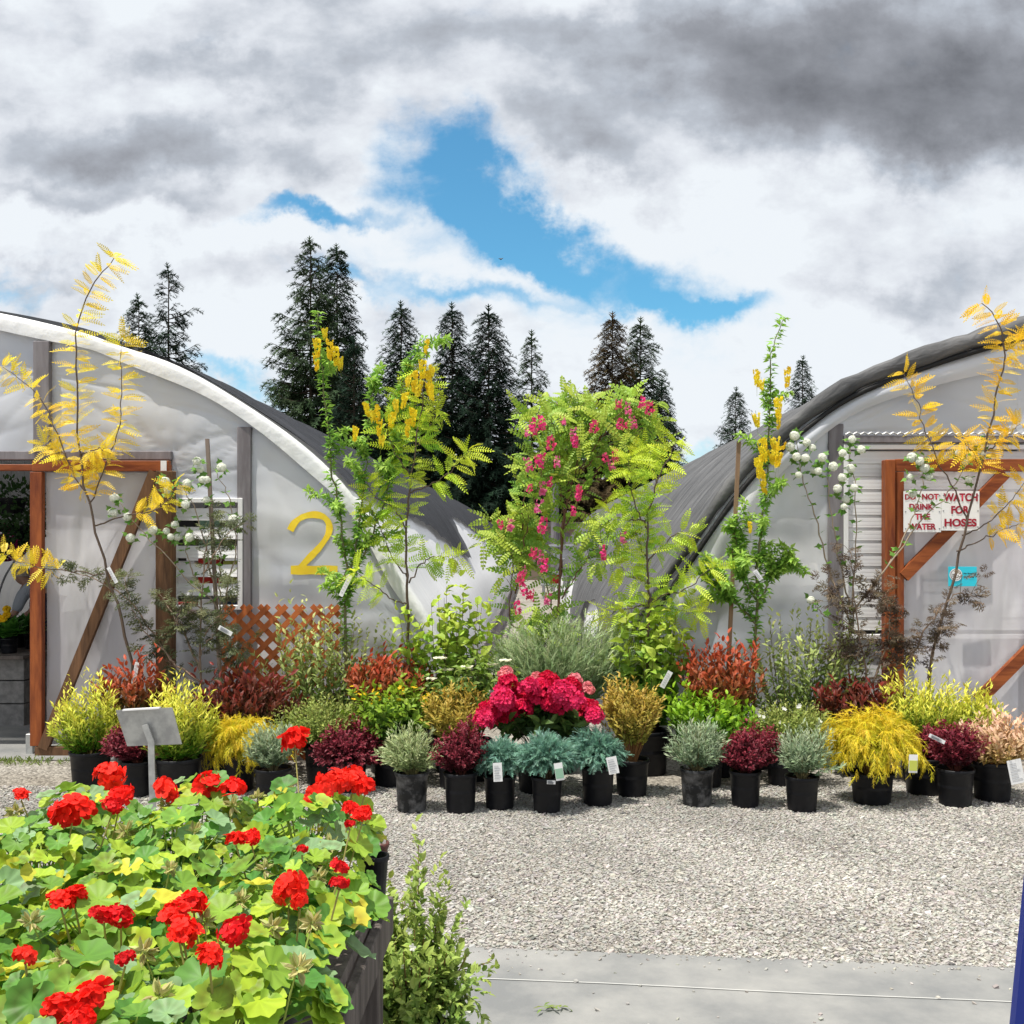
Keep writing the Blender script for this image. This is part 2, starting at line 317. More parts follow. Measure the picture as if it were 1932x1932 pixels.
def pinnate(n, ll, lw, droop=.35, oval=False, lift=.0):
    v = []; f = []; r = .012
    ys = np.linspace(0, 1, 5)
    for y in ys: z = -droop * y * y; v += [(-r, y, z), (r, y, z)]
    for k in range(4): f.append((2 * k, 2 * k + 1, 2 * k + 3, 2 * k + 2))
    for k in range(n):
        y = .16 + .80 * k / (n - 1); z = -droop * y * y; q = (1 - .45 * abs(2 * (k + .5) / n - .9))
        for s_ in (-1, 1):
            b = len(v); L = ll * q; a = 1.12 if not oval else 1.25
            dx = s_ * math.sin(a) * L; dy = math.cos(a) * L; px_, py_ = -dy / L * lw * .5, dx / L * lw * .5
            zz = z + lift * L - random.uniform(0, .10) * L
            if oval:
                v += [(0, y, z), (dx * .3 + px_, y + dy * .3 + py_, zz * .5 + z * .5), (dx * .75 + px_, y + dy * .75 + py_, zz), (dx, y + dy, zz - .02), (dx * .75 - px_, y + dy * .75 - py_, zz), (dx * .3 - px_, y + dy * .3 - py_, zz * .5 + z * .5)]
                f.append((b, b + 1, b + 2, b + 3, b + 4, b + 5))
            else:
                v += [(0, y, z), (dx * .5 + px_, y + dy * .5 + py_, (z + zz) / 2), (dx, y + dy, zz), (dx * .5 - px_, y + dy * .5 - py_, (z + zz) / 2)]; f.append((b, b + 1, b + 2, b + 3))
    b = len(v); L = ll * .7; v += [(0, 1, -droop), (lw * .5, 1 + L * .5, -droop - .03), (0, 1 + L, -droop - .08), (-lw * .5, 1 + L * .5, -droop - .03)]; f.append((b, b + 1, b + 2, b + 3))
    return T(v, f)
def spray(n, ll, lw, droop=.15, ang=.7, jz=.1):
    v = []; f = []
    for y0, y1 in ((0, .5), (.5, 1)):
        b = len(v); w = lw * (.55 if y0 == 0 else .4); v += [(-w, y0, -droop * y0 * y0), (w, y0, -droop * y0 * y0), (w * .5, y1, -droop * y1 * y1), (-w * .5, y1, -droop * y1 * y1)]; f.append((b, b + 1, b + 2, b + 3))
    for k in range(n):
        for s_ in (-1, 1):
            y = .05 + .9 * (k + random.uniform(.1, .9)) / n; L = ll * (1.05 - .6 * y) * random.uniform(.7, 1.2); a = ang * random.uniform(.7, 1.2)
            dx, dy = s_ * math.sin(a) * L, math.cos(a) * L; z = -droop * y * y; b = len(v)
            v += [(0, y - lw * .5, z), (0, y + lw * .5, z), (dx, y + dy, z + random.uniform(-jz, jz))]; f.append((b, b + 1, b + 2))
    return T(v, f)
def trifol(w=.42):
    v = []; f = []
    for a, L in ((0, 1), (1.15, .85), (-1.15, .85)):
        b = len(v); ca, sa = math.cos(a), math.sin(a)
        for x, y, z in ((0, .12, 0), (w / 2, .5, .05), (0, 1, -.18), (-w / 2, .5, .05), (0, .5, -.03)): x, y = x * L, y * L; v.append((x * ca + y * sa, -x * sa + y * ca, z))
        f += [(b, b + 1, b + 4), (b + 4, b + 1, b + 2), (b, b + 4, b + 3), (b + 4, b + 2, b + 3)]
    return T(v, f)
def lobed():
    v = [(0, .38, 0)]; R = [.38, .62, .45, .80, .60, .50, 1.0, .50, .60, .80, .45, .62]; n = len(R)
    for k, r in enumerate(R):
        a = -PI + 2 * PI * (k + .0) / n; v.append((math.sin(a) * r * .62, .38 + math.cos(a) * r * .62, .07 - .12 * r))
    return T(v, [(0, k + 1, (k + 1) % n + 1) for k in range(n)])
def lacy():
    v = []; f = []
    def spike(x, y, a, L, w):
        b = len(v); dx, dy = math.sin(a), math.cos(a); z = random.uniform(-.05, .04)
        v.extend([(x, y, 0), (x + dx * L * .45 - dy * w, y + dy * L * .45 + dx * w, z), (x + dx * L, y + dy * L, z - .10), (x + dx * L * .45 + dy * w, y + dy * L * .45 - dx * w, z)]); f.append((b, b + 1, b + 2, b + 3))
    for (y, a, L) in ((0, 0, 1.0), (.12, .9, .62), (.12, -.9, .62), (.36, .85, .6), (.36, -.85, .6)):
        spike(0, y, a, L, .040)
        for t in (.35, .65):
            for s_ in (-1, 1): spike(math.sin(a) * L * t, y + math.cos(a) * L * t, a + s_ * .65, L * .42 * (1.1 - t * .5), .042)
    return T(v, f)
def floret(n=5, w=.55, cup=.15, center=None, dark=.75):
    v = []; f = []; c = []
    for k in range(n):
        a = 2 * PI * k / n + random.uniform(-.1, .1); ca, sa = math.cos(a), math.sin(a); b = len(v)
        for x, y, z in ((0, 0, 0), (w * .38, .38, .05), (w * .52, .78, cup), (w * .22, 1.0, cup * .7), (-w * .22, .98, cup * .7), (-w * .52, .76, cup), (-w * .38, .36, .05)):
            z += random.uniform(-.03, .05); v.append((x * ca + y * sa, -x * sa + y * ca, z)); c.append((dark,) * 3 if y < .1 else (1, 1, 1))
        f.append((b, b + 1, b + 2, b + 3, b + 4, b + 5, b + 6))
    return T(v, f, c)
def geranium_leaf(zone):
    N_ = 42; v = [(0, 0, 0)]; c = [(1.1, 1.12, .9)]; rings = (.3, .62, 1.0)
    span = 2 * PI - .55
    for ri, rr in enumerate(rings):
        for k in range(N_):
            t = k / (N_ - 1); a = -span / 2 + span * t; lob = math.cos(t * 8 * 2 * PI) ; fine = math.cos(t * 24 * 2 * PI)
            r = rr * (1 - (.07 * lob + .03 * fine if ri == 2 else .0)) * (1 - .10 * abs(a / PI) ** 3)
            z = .22 * rr * rr + (.035 * lob) * rr * rr + (.07 * math.sin(a * 3.3 + 1) + .05 * math.sin(a * 7 + 2)) * rr ** 3
            v.append((r * math.sin(a) * .5, r * math.cos(a) * .5, z * .5))
            vein = 1.10 if lob < -.6 else (.94 if lob > 0.3 else 1.0); cc = np.array((1, 1, 1)) * vein
            if zone and ri == 1: cc = cc * np.array(zone)
            c.append(tuple(cc))
    f = [(0, k + 1, k + 2) for k in range(N_ - 1)]
    for ri in (0, 1):
        b0 = 1 + ri * N_; b1 = b0 + N_; f += [(b0 + k, b1 + k, b1 + k + 1, b0 + k + 1) for k in range(N_ - 1)]
    return T(v, f, c)
def unit(a): return a / (np.linalg.norm(a, axis=-1, keepdims=True) + 1e-9)
def scatter(mb, tp, pos, d, nrm, size, col, wid=None):
    pos = np.atleast_2d(pos); n = len(pos)
    if n == 0: return
    d = unit(np.broadcast_to(d, (n, 3)).astype(float)); x = unit(np.cross(d, np.broadcast_to(nrm, (n, 3)) + 1e-4 * rng.normal(size=(n, 3)))); z = np.cross(x, d)
    size = np.broadcast_to(size, (n,)).astype(float); wx = size if wid is None else size * wid; t = tp.v
    V = pos[:, None, :] + t[None, :, 0, None] * (x * wx[:, None])[:, None, :] + t[None, :, 1, None] * (d * size[:, None])[:, None, :] + t[None, :, 2, None] * (z * size[:, None])[:, None, :]
    col = np.broadcast_to(col, (n, 3)); cc = col[:, None, :] * tp.c[None]
    k = len(t); base = mb.n
    for g, fa in tp.g.items(): mb.f.append((fa[None] + (np.arange(n) * k)[:, None, None]).reshape(-1, g) + base)
    mb.v.append(V.reshape(-1, 3)); mb.c.append(cc.reshape(-1, 3)); mb.n += n * k; mb.col = True
def jitter(col, n, a=.18, hue=.10):
    c = np.broadcast_to(np.asarray(col, float), (n, 3)) * (1 + rng.uniform(-a, a, (n, 1))) * (1 + rng.uniform(-hue, hue, (n, 3))); return np.clip(c, 0.002, .95)

TP = dict(small=simple(.5), narrow=simple(.24), ov=ovate(.5), ovn=ovate(.38), ovl=ovate(.55, .12, .35), spray=spray(6, .44, .11), fine=spray(6, .38, .085, .2, .6), thread=spray(6, .42, .075, .45, .6, .14),
          locust=pinnate(9, .25, .072, .42), robinia=pinnate(6, .24, .12, .3, True), tri=trifol(), lob=lobed(), lacy=lacy(), fl=floret(), fl2=floret(5, .7, .25), fir=spray(6, .50, .11, .35, .85, .16))

def lump_fn():
    A = rng.normal(size=(5, 3)) * 2.6; ph = rng.uniform(0, 6, 5)
    return lambda d: np.sin(d @ A.T + ph).sum(1) / 5
def twigset(base, c, r, n, style, low=-.35):
    th = rng.uniform(0, 2 * PI, n); cz = rng.uniform(low, 1, n)
    d = np.stack([np.cos(th) * np.sqrt(1 - cz ** 2), np.sin(th) * np.sqrt(1 - cz ** 2), cz], 1); lf = lump_fn()
    k = (1.0 + .40 * lf(d)) * rng.uniform(.66, 1.08, n)
    if style == 'spiky': k = k * (1 + np.clip(cz, 0, 1) * rng.uniform(-.30, .30, n))
    if style == 'leggy': k = k * rng.uniform(.55, 1.15, n)
    P2 = c + d * r * k[:, None]; b = base + np.stack([np.cos(th), np.sin(th), 0 * th], 1) * r * .12
    if style == 'weep':
        P1 = c + d * r * np.array([.6, .6, .3]) + np.array([0, 0, r[2] * .55]); P2[:, 2] -= rng.uniform(.02, .35, n) * r[2]
    elif style == 'flat':
        P1 = b + (P2 - b) * .5 + np.array([0, 0, r[2] * .7])
    elif style in ('spiky', 'leggy'):
        P1 = b + (P2 - b) * np.array([.75, .75, .35])
    else: P1 = b + (P2 - b) * np.array([.35, .35, .55])
    return b, P1, P2
def bez(b, p1, p2, t):
    t = t[..., None]; return (1 - t) ** 2 * b + 2 * t * (1 - t) * p1 + t * t * p2, unit(2 * (1 - t) * (p1 - b) + 2 * t * (p2 - p1))

# kinds: template, leaf size, twigs, leaves per twig, first t, inner colour, outer colour, style, lean angle
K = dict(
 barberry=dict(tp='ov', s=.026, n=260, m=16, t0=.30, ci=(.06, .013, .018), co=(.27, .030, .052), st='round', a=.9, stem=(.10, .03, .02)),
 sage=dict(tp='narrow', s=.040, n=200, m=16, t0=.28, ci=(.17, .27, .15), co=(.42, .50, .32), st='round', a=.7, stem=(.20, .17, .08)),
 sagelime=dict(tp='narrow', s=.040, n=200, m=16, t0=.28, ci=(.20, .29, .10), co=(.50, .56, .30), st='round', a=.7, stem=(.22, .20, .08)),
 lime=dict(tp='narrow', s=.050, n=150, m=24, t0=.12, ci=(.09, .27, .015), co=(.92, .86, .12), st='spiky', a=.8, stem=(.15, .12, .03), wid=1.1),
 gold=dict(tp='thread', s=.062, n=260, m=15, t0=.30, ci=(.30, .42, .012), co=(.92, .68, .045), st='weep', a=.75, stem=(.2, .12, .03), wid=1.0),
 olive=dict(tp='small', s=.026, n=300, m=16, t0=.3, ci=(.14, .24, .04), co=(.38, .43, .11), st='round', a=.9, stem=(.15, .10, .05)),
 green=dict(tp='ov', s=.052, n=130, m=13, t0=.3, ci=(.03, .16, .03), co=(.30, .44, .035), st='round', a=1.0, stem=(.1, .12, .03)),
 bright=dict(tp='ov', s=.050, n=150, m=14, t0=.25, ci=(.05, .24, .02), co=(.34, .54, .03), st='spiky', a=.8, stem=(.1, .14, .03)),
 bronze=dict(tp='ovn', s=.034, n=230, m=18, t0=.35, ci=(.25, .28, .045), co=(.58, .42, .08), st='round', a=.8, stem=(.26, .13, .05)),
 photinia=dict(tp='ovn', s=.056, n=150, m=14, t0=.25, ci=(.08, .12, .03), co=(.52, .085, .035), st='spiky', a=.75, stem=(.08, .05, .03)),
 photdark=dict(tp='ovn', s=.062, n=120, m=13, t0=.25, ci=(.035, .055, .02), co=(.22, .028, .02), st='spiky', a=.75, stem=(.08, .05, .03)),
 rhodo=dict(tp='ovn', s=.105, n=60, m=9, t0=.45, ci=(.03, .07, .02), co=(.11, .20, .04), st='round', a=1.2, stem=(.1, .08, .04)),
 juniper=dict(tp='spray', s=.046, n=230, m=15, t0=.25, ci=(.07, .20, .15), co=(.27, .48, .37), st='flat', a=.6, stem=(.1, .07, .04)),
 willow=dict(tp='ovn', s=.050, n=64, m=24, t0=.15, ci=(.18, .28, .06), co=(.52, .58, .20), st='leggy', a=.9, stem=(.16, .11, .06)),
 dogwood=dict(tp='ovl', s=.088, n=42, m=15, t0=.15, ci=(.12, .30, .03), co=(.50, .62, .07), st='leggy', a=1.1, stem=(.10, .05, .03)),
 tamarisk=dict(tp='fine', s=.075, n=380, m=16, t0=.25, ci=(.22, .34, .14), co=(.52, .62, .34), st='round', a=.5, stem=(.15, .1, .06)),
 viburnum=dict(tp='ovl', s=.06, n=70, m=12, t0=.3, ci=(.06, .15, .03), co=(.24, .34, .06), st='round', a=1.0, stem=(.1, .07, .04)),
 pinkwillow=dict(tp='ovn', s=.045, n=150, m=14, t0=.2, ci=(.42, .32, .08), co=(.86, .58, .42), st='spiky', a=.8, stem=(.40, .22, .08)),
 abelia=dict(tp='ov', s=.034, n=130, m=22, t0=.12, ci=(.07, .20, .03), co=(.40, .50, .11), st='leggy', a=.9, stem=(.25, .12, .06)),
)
def pot_mesh(c, r, h, dusty, parent):
    mb = MB(); z = [(r * .10, .006), (r * .80, .006), (r * .815, 0.0), (r * .83, .01), (r * .945, h * .86), (r * .955, h * .865), (r * .965, h * .90), (r * 1.0, h * .905), (r * 1.02, h * .93), (r * 1.02, h * .985), (r * 1.0, h), (r * .955, h), (r * .93, h * .9), (r * .90, h * .5)]
    lathe(mb, z, c, 32); mb.build('pot', M['pot_dusty' if dusty else 'pot'], parent, smooth=True)
    mb = MB(); lathe(mb, [(r * .93, h * .88), (r * .6, h * .90), (r * .2, h * .91), (.001, h * .90)], c, 20); mb.build('soil', M['soil'], parent)
def foliage(parent, kind, base, c, r, dens=1.0, low=-.35, part='foliage', nstem=None, ks=1.0):
    k = K[kind]; n = int(k['n'] * dens); m = k['m']
    b, p1, p2 = twigset(base, c, r, n, k['st'], low)
    t = k['t0'] + (1 - k['t0']) * (np.arange(m)[None] + rng.uniform(0, 1, (n, m))) / m
    pos, tg = bez(b[:, None], p1[:, None], p2[:, None], t); pos = pos.reshape(-1, 3); tg = tg.reshape(-1, 3); q = len(pos); tt = t.ravel()
    perp = unit(np.cross(tg, rng.normal(size=(q, 3)))); a = k['a'] * rng.uniform(.5, 1.2, q)[:, None]; d = tg * np.cos(a) + perp * np.sin(a)
    if k['st'] in ('weep',): d[:, 2] -= .45
    nh = unit(pos - c) * .6 + np.array([0, 0, .8]) + rng.normal(size=(q, 3)) * .35
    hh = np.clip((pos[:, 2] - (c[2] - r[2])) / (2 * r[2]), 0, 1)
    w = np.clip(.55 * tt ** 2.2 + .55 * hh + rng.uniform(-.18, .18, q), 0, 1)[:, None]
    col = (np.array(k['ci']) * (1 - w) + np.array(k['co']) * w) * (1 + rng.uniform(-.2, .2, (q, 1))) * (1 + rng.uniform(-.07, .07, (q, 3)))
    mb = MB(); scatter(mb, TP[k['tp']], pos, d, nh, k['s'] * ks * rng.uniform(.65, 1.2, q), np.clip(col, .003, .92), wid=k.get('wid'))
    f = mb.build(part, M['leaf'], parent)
    ns = nstem if nstem is not None else min(n, 36); mb = MB()
    for i in range(ns):
        pts, _ = bez(b[i], p1[i], p2[i], np.linspace(0, .97, 7)); tube(mb, pts, .0035, .0012, 4, np.array(k['stem']) * random.uniform(.8, 1.3), cap=False)
    mb.build('stems', M['stem'], parent)
    return b, p1, p2
def add_tag(parent, px, py, Y, w, h, tilt, kind='white'):
    p = at(px, py, Y); o = MB(); th = .0015
    ca, sa = math.cos(tilt), math.sin(tilt)
    def R(x, z): return (p[0] + x * ca + z * sa, p[2] - x * sa + z * ca)
    def slab(mb, x0, x1, z0, z1, y):
        q = [R(x0, z0), R(x1, z0), R(x1, z1), R(x0, z1)]; mb.add([(a, y, b) for a, b in q] + [(a, y + th, b) for a, b in q], [(0, 1, 2, 3), (7, 6, 5, 4), (0, 4, 5, 1), (1, 5, 6, 2), (2, 6, 7, 3), (3, 7, 4, 0)])
    slab(o, -w / 2, w / 2, -h / 2, h / 2, p[1]); t = o.build('plant_tag', M['tag'], parent)
    mb = MB()
    if kind == 'white':
        for k in range(6): slab(mb, -w * .38, w * random.uniform(.1, .38), h * (.34 - k * .13) - .0012, h * (.34 - k * .13), p[1] - .0025)
        mb.build('tag_print', M['ink'], t)
    else:
        slab(mb, -w * .46, w * .46, -h * .38, h * .18, p[1] - .0025); mb.build('tag_print', M['taggreen' if kind == 'green' else 'tagyellow'], t)
    return t
def bush(name, cat, label, kind, px, Y, x0, x1, yt, yb, pw, ph=.22, dusty=False, group=None, dens=1.0, low=-.35, ks=1.0, nstem=None):
    """px pot centre, x0..x1 / yt..yb foliage extent in the photograph at depth Y, pw pot half width (px)"""
    g = at(px, 0, Y); base = np.array([g[0], Y, 0.0]); t = thing(name, label, cat, base, group)
    r = pw * Y / F; pot_mesh(base, r, ph, dusty, t)
    ztop = H - (yt - CY) * Y / F; zb = H - (yb - CY) * Y / F; rx = (x1 - x0) / 2 * Y / F * (1.18 if Y > 6.8 else 1.10); cx = ((x0 + x1) / 2 - CX) * Y / F
    c = np.array([cx, Y, (ztop + zb) / 2]); rr = np.array([rx, min(rx * .9, .26), (ztop - zb) / 2])
    foliage(t, kind, base + np.array([0, 0, ph * .9]), c, rr, dens, low, ks=ks, nstem=nstem)
    return t, c, rr

# ============================================================ SETTING
def sheet(name, pts, z, m, kind='structure'):
    mb = MB(); mb.add([(x, y, z) for x, y in pts], [tuple(range(len(pts)))]); o = mb.build(name, m); o['kind'] = kind; return o
sheet('ground', [(-300, -40), (300, -40), (300, 600), (-300, 600)], 0, M['gravel'])
EY = lambda X: 4.08 - .1 * (X - .59)
sheet('pavement', [(-12, -6), (12, -6), (12, EY(12)), (-12, EY(-12))], .004, M['conc'])
mb = MB(); y0 = 3.778
for i in range(30):
    xa = -3 + i * .25; xb = xa + .25; f = lambda X: 3.778 - .11 * (X - .56) + .004 * math.sin(X * 5)
    mb.add([(xa, f(xa) - .0025, .008), (xb, f(xb) - .0025, .008), (xb, f(xb) + .0025, .008), (xa, f(xa) + .0025, .008)], [(0, 1, 2, 3)])
o = mb.build('pavement_seam', mat('chalk', (.50, .50, .48), .8)); o['kind'] = 'structure'
sheet('greenhouse_floor', [(-10.4, 7.7), (-2.9, 7.7), (-2.9, 32), (-10.4, 32)], .006, M['conc'])

def stones(n, xr, yr, smin, smax, cull=None, z=0.0):
    x = rng.uniform(*xr, n); y = yr[0] + (yr[1] - yr[0]) * rng.uniform(0, 1, n); 
    if cull is not None: k = cull(x, y); x = x[k]; y = y[k]
    n = len(x); s = rng.uniform(smin, smax, n) * (1 + (rng.uniform(0, 1, n) > .96) * .6)
    cu = np.array([(-1, -1, -1), (1, -1, -1), (1, 1, -1), (-1, 1, -1), (-1, -1, 1), (1, -1, 1), (1, 1, 1), (-1, 1, 1)], float) * .5
    V = cu[None] * (1 + rng.uniform(-.38, .38, (n, 8, 3))); V *= np.stack([rng.uniform(.7, 1.3, n), rng.uniform(.7, 1.2, n), rng.uniform(.35, .7, n)], 1)[:, None]
    a = rng.uniform(0, 6.28, n); ca, sa = np.cos(a)[:, None], np.sin(a)[:, None]; X = V[..., 0] * ca - V[..., 1] * sa; Y_ = V[..., 0] * sa + V[..., 1] * ca; tl = rng.uniform(-.5, .5, n)[:, None]; Z = V[..., 2] + X * tl
    V = np.stack([X, Y_, Z], -1) * s[:, None, None] + np.stack([x, y, z + s * .18], 1)[:, None]
    g = rng.choice([.20, .33, .41, .47, .54, .66], n, p=[.03, .13, .32, .32, .16, .04])[:, None]
    patch = (.84 + .10 * np.sin(x * 1.9 + 1.3 * np.sin(y * 2.1)) * np.sin(y * 2.7 + .8 * np.sin(x * 1.3)) + .06 * np.sin(x * 5 + y * 4))[:, None]
    col = g * patch * np.array([1.0, .955, .88]) * (1 + rng.uniform(-.05, .05, (n, 3)))
    mb = MB(); mb.add(V.reshape(-1, 3), (np.array(BF)[None] + (np.arange(n) * 8)[:, None, None]).reshape(-1, 4), np.repeat(col, 8, 0)); return mb
vis = lambda x, y: (x > -.53 * y - .1) & (x < .49 * y + .8) & (y > EY(x) + .0)
o = stones(165000, (-3.6, 4.2), (3.9, 6.9), .0065, .014, vis).build('gravel_stones', M['stone']); o['kind'] = 'stuff'; o['label'] = 'loose pale grey gravel in front of the potted plants'; o['category'] = 'gravel'
o = stones(2600, (-.9, 2.4), (3.86, 4.2), .004, .011, lambda x, y: rng.uniform(0, 1, len(x)) < np.exp(-(EY(x) - y) / .035) * (y < EY(x)), .004).build('edge_gravel', M['stone']); o['kind'] = 'stuff'; o['label'] = 'fine gravel spilling over the edge of the concrete'; o['category'] = 'gravel'
o = stones(60, (-.4, 2.2), (3.45, 4.1), .006, .014, None, .004).build('scattered_stones', M['stone']); o['kind'] = 'stuff'; o['label'] = 'small stones strewn on the concrete pavement'; o['category'] = 'stones'

# ============================================================ GREENHOUSES
LP = [(-.62, 0), (-.66, .5), (-.80, .92), (-1.0, 1.25), (-1.2, 1.62), (-1.45, 2.0), (-1.81, 2.34), (-2.31, 2.68), (-2.71, 2.9), (-3.12, 3.04), (-3.44, 3.15), (-4.04, 3.29), (-4.8, 3.41), (-5.6, 3.46)]
RP = [(.62, 0), (.66, .5), (.78, .92), (.97, 1.22), (1.16, 1.49), (1.41, 1.85), (1.63, 2.12), (1.97, 2.43), (2.39, 2.72), (2.99, 2.95), (3.52, 3.11), (4.3, 3.29), (5.4, 3.4)]
def full(P, n=60):
    p = smooth_path([(x, 0, z) for x, z in P], n)[:, [0, 2]]; ax = P[-1][0]; q = p[:-1][::-1].copy(); q[:, 0] = 2 * ax - q[:, 0]; return np.vstack([p, q])
FY, BY = 8.0, 38.0
def offset(prof, d):
    t = np.gradient(prof, axis=0); t = t / np.linalg.norm(t, axis=1)[:, None]; n = np.stack([-t[:, 1], t[:, 0]], 1)
    if n[len(n) // 2][1] < 0: n = -n
    return prof + n * d
def roof_grid(prof, ys, off, wav=.02, amp=None):
    n = len(prof); V = []
    for y in ys:
        sag = -wav * (1 - abs(math.cos((y - FY) / 1.5 * PI))); p = offset(prof, off + sag)
        if amp is not None: p = p + amp * np.stack([np.sin(np.arange(n) * .9 + y * 2.3), np.cos(np.arange(n) * 1.3 + y * 1.7)], 1)
        V.append(np.stack([p[:, 0], np.full(n, y), p[:, 1]], 1))
    V = np.concatenate(V); i = np.arange(len(ys) - 1)[:, None]; j = np.arange(n - 1)[None]
    return V, np.stack([i * n + j, i * n + j + 1, (i + 1) * n + j + 1, (i + 1) * n + j], -1).reshape(-1, 4)
ys = np.linspace(FY, BY, 121)
def cloth_mesh(prof, lowz, off, m, parent, name, both=True):
    """cloth over the roof: every column clipped at height lowz(Y)"""
    mb = MB(); half = prof[:len(prof) // 2 + 1]; dense = []
    for h_, flip in ((half, False), (prof[len(prof) // 2:][::-1], True)):
        k = 46; V = []; yl = np.linspace(FY - .03, BY, 190)
        s_ = np.concatenate([[0], np.cumsum(np.linalg.norm(np.diff(h_, axis=0), axis=1))]); po = offset(prof, off)[:len(h_)] if not flip else offset(prof, off)[len(prof) // 2:][::-1]
        for y in yl:
            lz = lowz(y) if not flip else 1.9; i0 = np.interp(lz, po[:, 1], s_)
            ss = np.linspace(i0, s_[-1], k); wv = .012 * math.sin(y * 5.1) + .01 * math.sin(y * 11.7 + 1)
            V.append(np.stack([np.interp(ss, s_, po[:, 0]), np.full(k, y), np.interp(ss, s_, po[:, 1]) + wv + .012 * np.sin(ss * 3 + y * 1.7)], 1))
        V = np.concatenate(V); i = np.arange(len(yl) - 1)[:, None]; j = np.arange(k - 1)[None]
        mb.add(V, np.stack([i * k + j, i * k + j + 1, (i + 1) * k + j + 1, (i + 1) * k + j], -1).reshape(-1, 4))
    return mb.build(name, m, parent, smooth=True)
def profz(prof, X): 
    P = prof[np.argsort(prof[:, 0])]; return np.interp(X, P[:, 0], P[:, 1])
CREASE = [(-2.14, 2.45), (-.95, 1.1), (-3.66, 2.85), (-4.6, 2.3), (2.33, 2.42), (3.75, 2.5), (.95, .3), (1.9, 2.25), (-2.75, 2.1), (-3.75, .1), (4.8, 2.1), (2.8, .2)]
def film_dy(x, z, seed=1.0):
    x = np.asarray(x, float) + 0 * z; dy = .018 * np.sin(x * 3.1 + z * 1.3 + seed) * np.sin(z * 2.2 + x * .7)
    for i, (cx, cz) in enumerate(CREASE):
        th = np.arctan2(z - cz, x - cx); r = np.hypot(x - cx, z - cz); dy = dy + .0075 * (1 - np.abs(np.sin(th * (5.5 + i % 3) + i * .7 + .25 * np.sin(r * 5)))) ** 3 * np.exp(-r / .75) * np.clip(r / .15, 0, 1) * 1.6
    return dy
def wall_film(mb, prof, x0, x1, holes, y, seed=0, inset=0.0, step=.032):
    """vertical sheet below the arch, holes = list of (xa,xb,za,zb) left open"""
    edges = sorted(set([x0, x1] + [min(max(h[i], x0), x1) for h in holes for i in (0, 1)])); cols = []
    for a, b in zip(edges[:-1], edges[1:]):
        if b - a < 1e-6: continue
        k = max(1, int((b - a) / step)); xs = np.linspace(a, b, k + 1); xm = (a + b) / 2; iv = [[0.02, 99]]
        for h in holes:
            if h[0] <= xm <= h[1]:
                nv = []
                for lo, hi in iv:
                    if h[2] > lo: nv.append([lo, min(hi, h[2])])
                    if h[3] < hi: nv.append([max(lo, h[3]), hi])
                iv = nv
        for lo, hi in iv:
            nz = 70 if step < .1 else 12; V = []
            for x in xs:
                top = min(hi, profz(prof, x) - inset); zz = np.linspace(lo, max(top, lo + .001), nz)
                dy = film_dy(x, zz)
                V.append(np.stack([np.full(nz, x), y + dy, zz], 1))
            V = np.concatenate(V); i = np.arange(k)[:, None]; j = np.arange(nz - 1)[None]
            mb.add(V, np.stack([i * nz + j, (i + 1) * nz + j, (i + 1) * nz + j + 1, i * nz + j + 1], -1).reshape(-1, 4))
def hoop(prof, y, parent):
    mb = MB(); p = offset(prof, -.05); tube(mb, np.stack([p[:, 0], np.full(len(p), y), p[:, 1]], 1), .022, .022, 6); mb.build('hoop', M['steel'], parent, smooth=True)
def X_(px, Y=FY): return (px - CX) * Y / F
def Z_(py, Y=FY): return H - (py - CY) * Y / F

def greenhouse_shell(P, label, m_cloth, lowz, holes, holes2, off):
    ax = P[-1][0]; prof = full(P); g = thing('greenhouse', label, 'greenhouse', (ax, FY, 0), 'hoop greenhouses side by side')
    mb = MB(); V, Fq = roof_grid(prof, ys, 0); mb.add(V, Fq); mb.build('roof_cover', M['poly'], g, smooth=True)
    cloth_mesh(prof, lowz, off, m_cloth, g, 'shade_cloth')
    for k in range(8): hoop(prof, FY + .1 + k * 4.2, g)
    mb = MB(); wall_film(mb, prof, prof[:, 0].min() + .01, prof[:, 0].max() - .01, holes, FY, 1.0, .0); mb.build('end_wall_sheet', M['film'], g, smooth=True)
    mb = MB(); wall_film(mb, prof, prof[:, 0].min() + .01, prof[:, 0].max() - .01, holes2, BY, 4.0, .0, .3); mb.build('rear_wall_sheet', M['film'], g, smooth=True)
    return g, prof
# ---- left greenhouse
def lowL(y): return float(np.interp(y, [8, 9.5, 12, 14.5, 16.4, 17.0, 17.7, 19.5, 22, 24.5, 25.5, 28, 38], [2.0, 1.93, 1.80, 1.52, 1.30, 1.75, 2.02, 1.96, 1.85, 1.62, 1.8, 1.5, 1.1]))
DL = (-8.3, X_(325) , -1, Z_(868)); VL = (X_(326), X_(460), Z_(1150), Z_(940))
gL, profL = greenhouse_shell(LP, 'left hoop greenhouse with white plastic side and yellow number 2 on its end wall', M['cloth'], lowL, [DL, VL], [], .045)
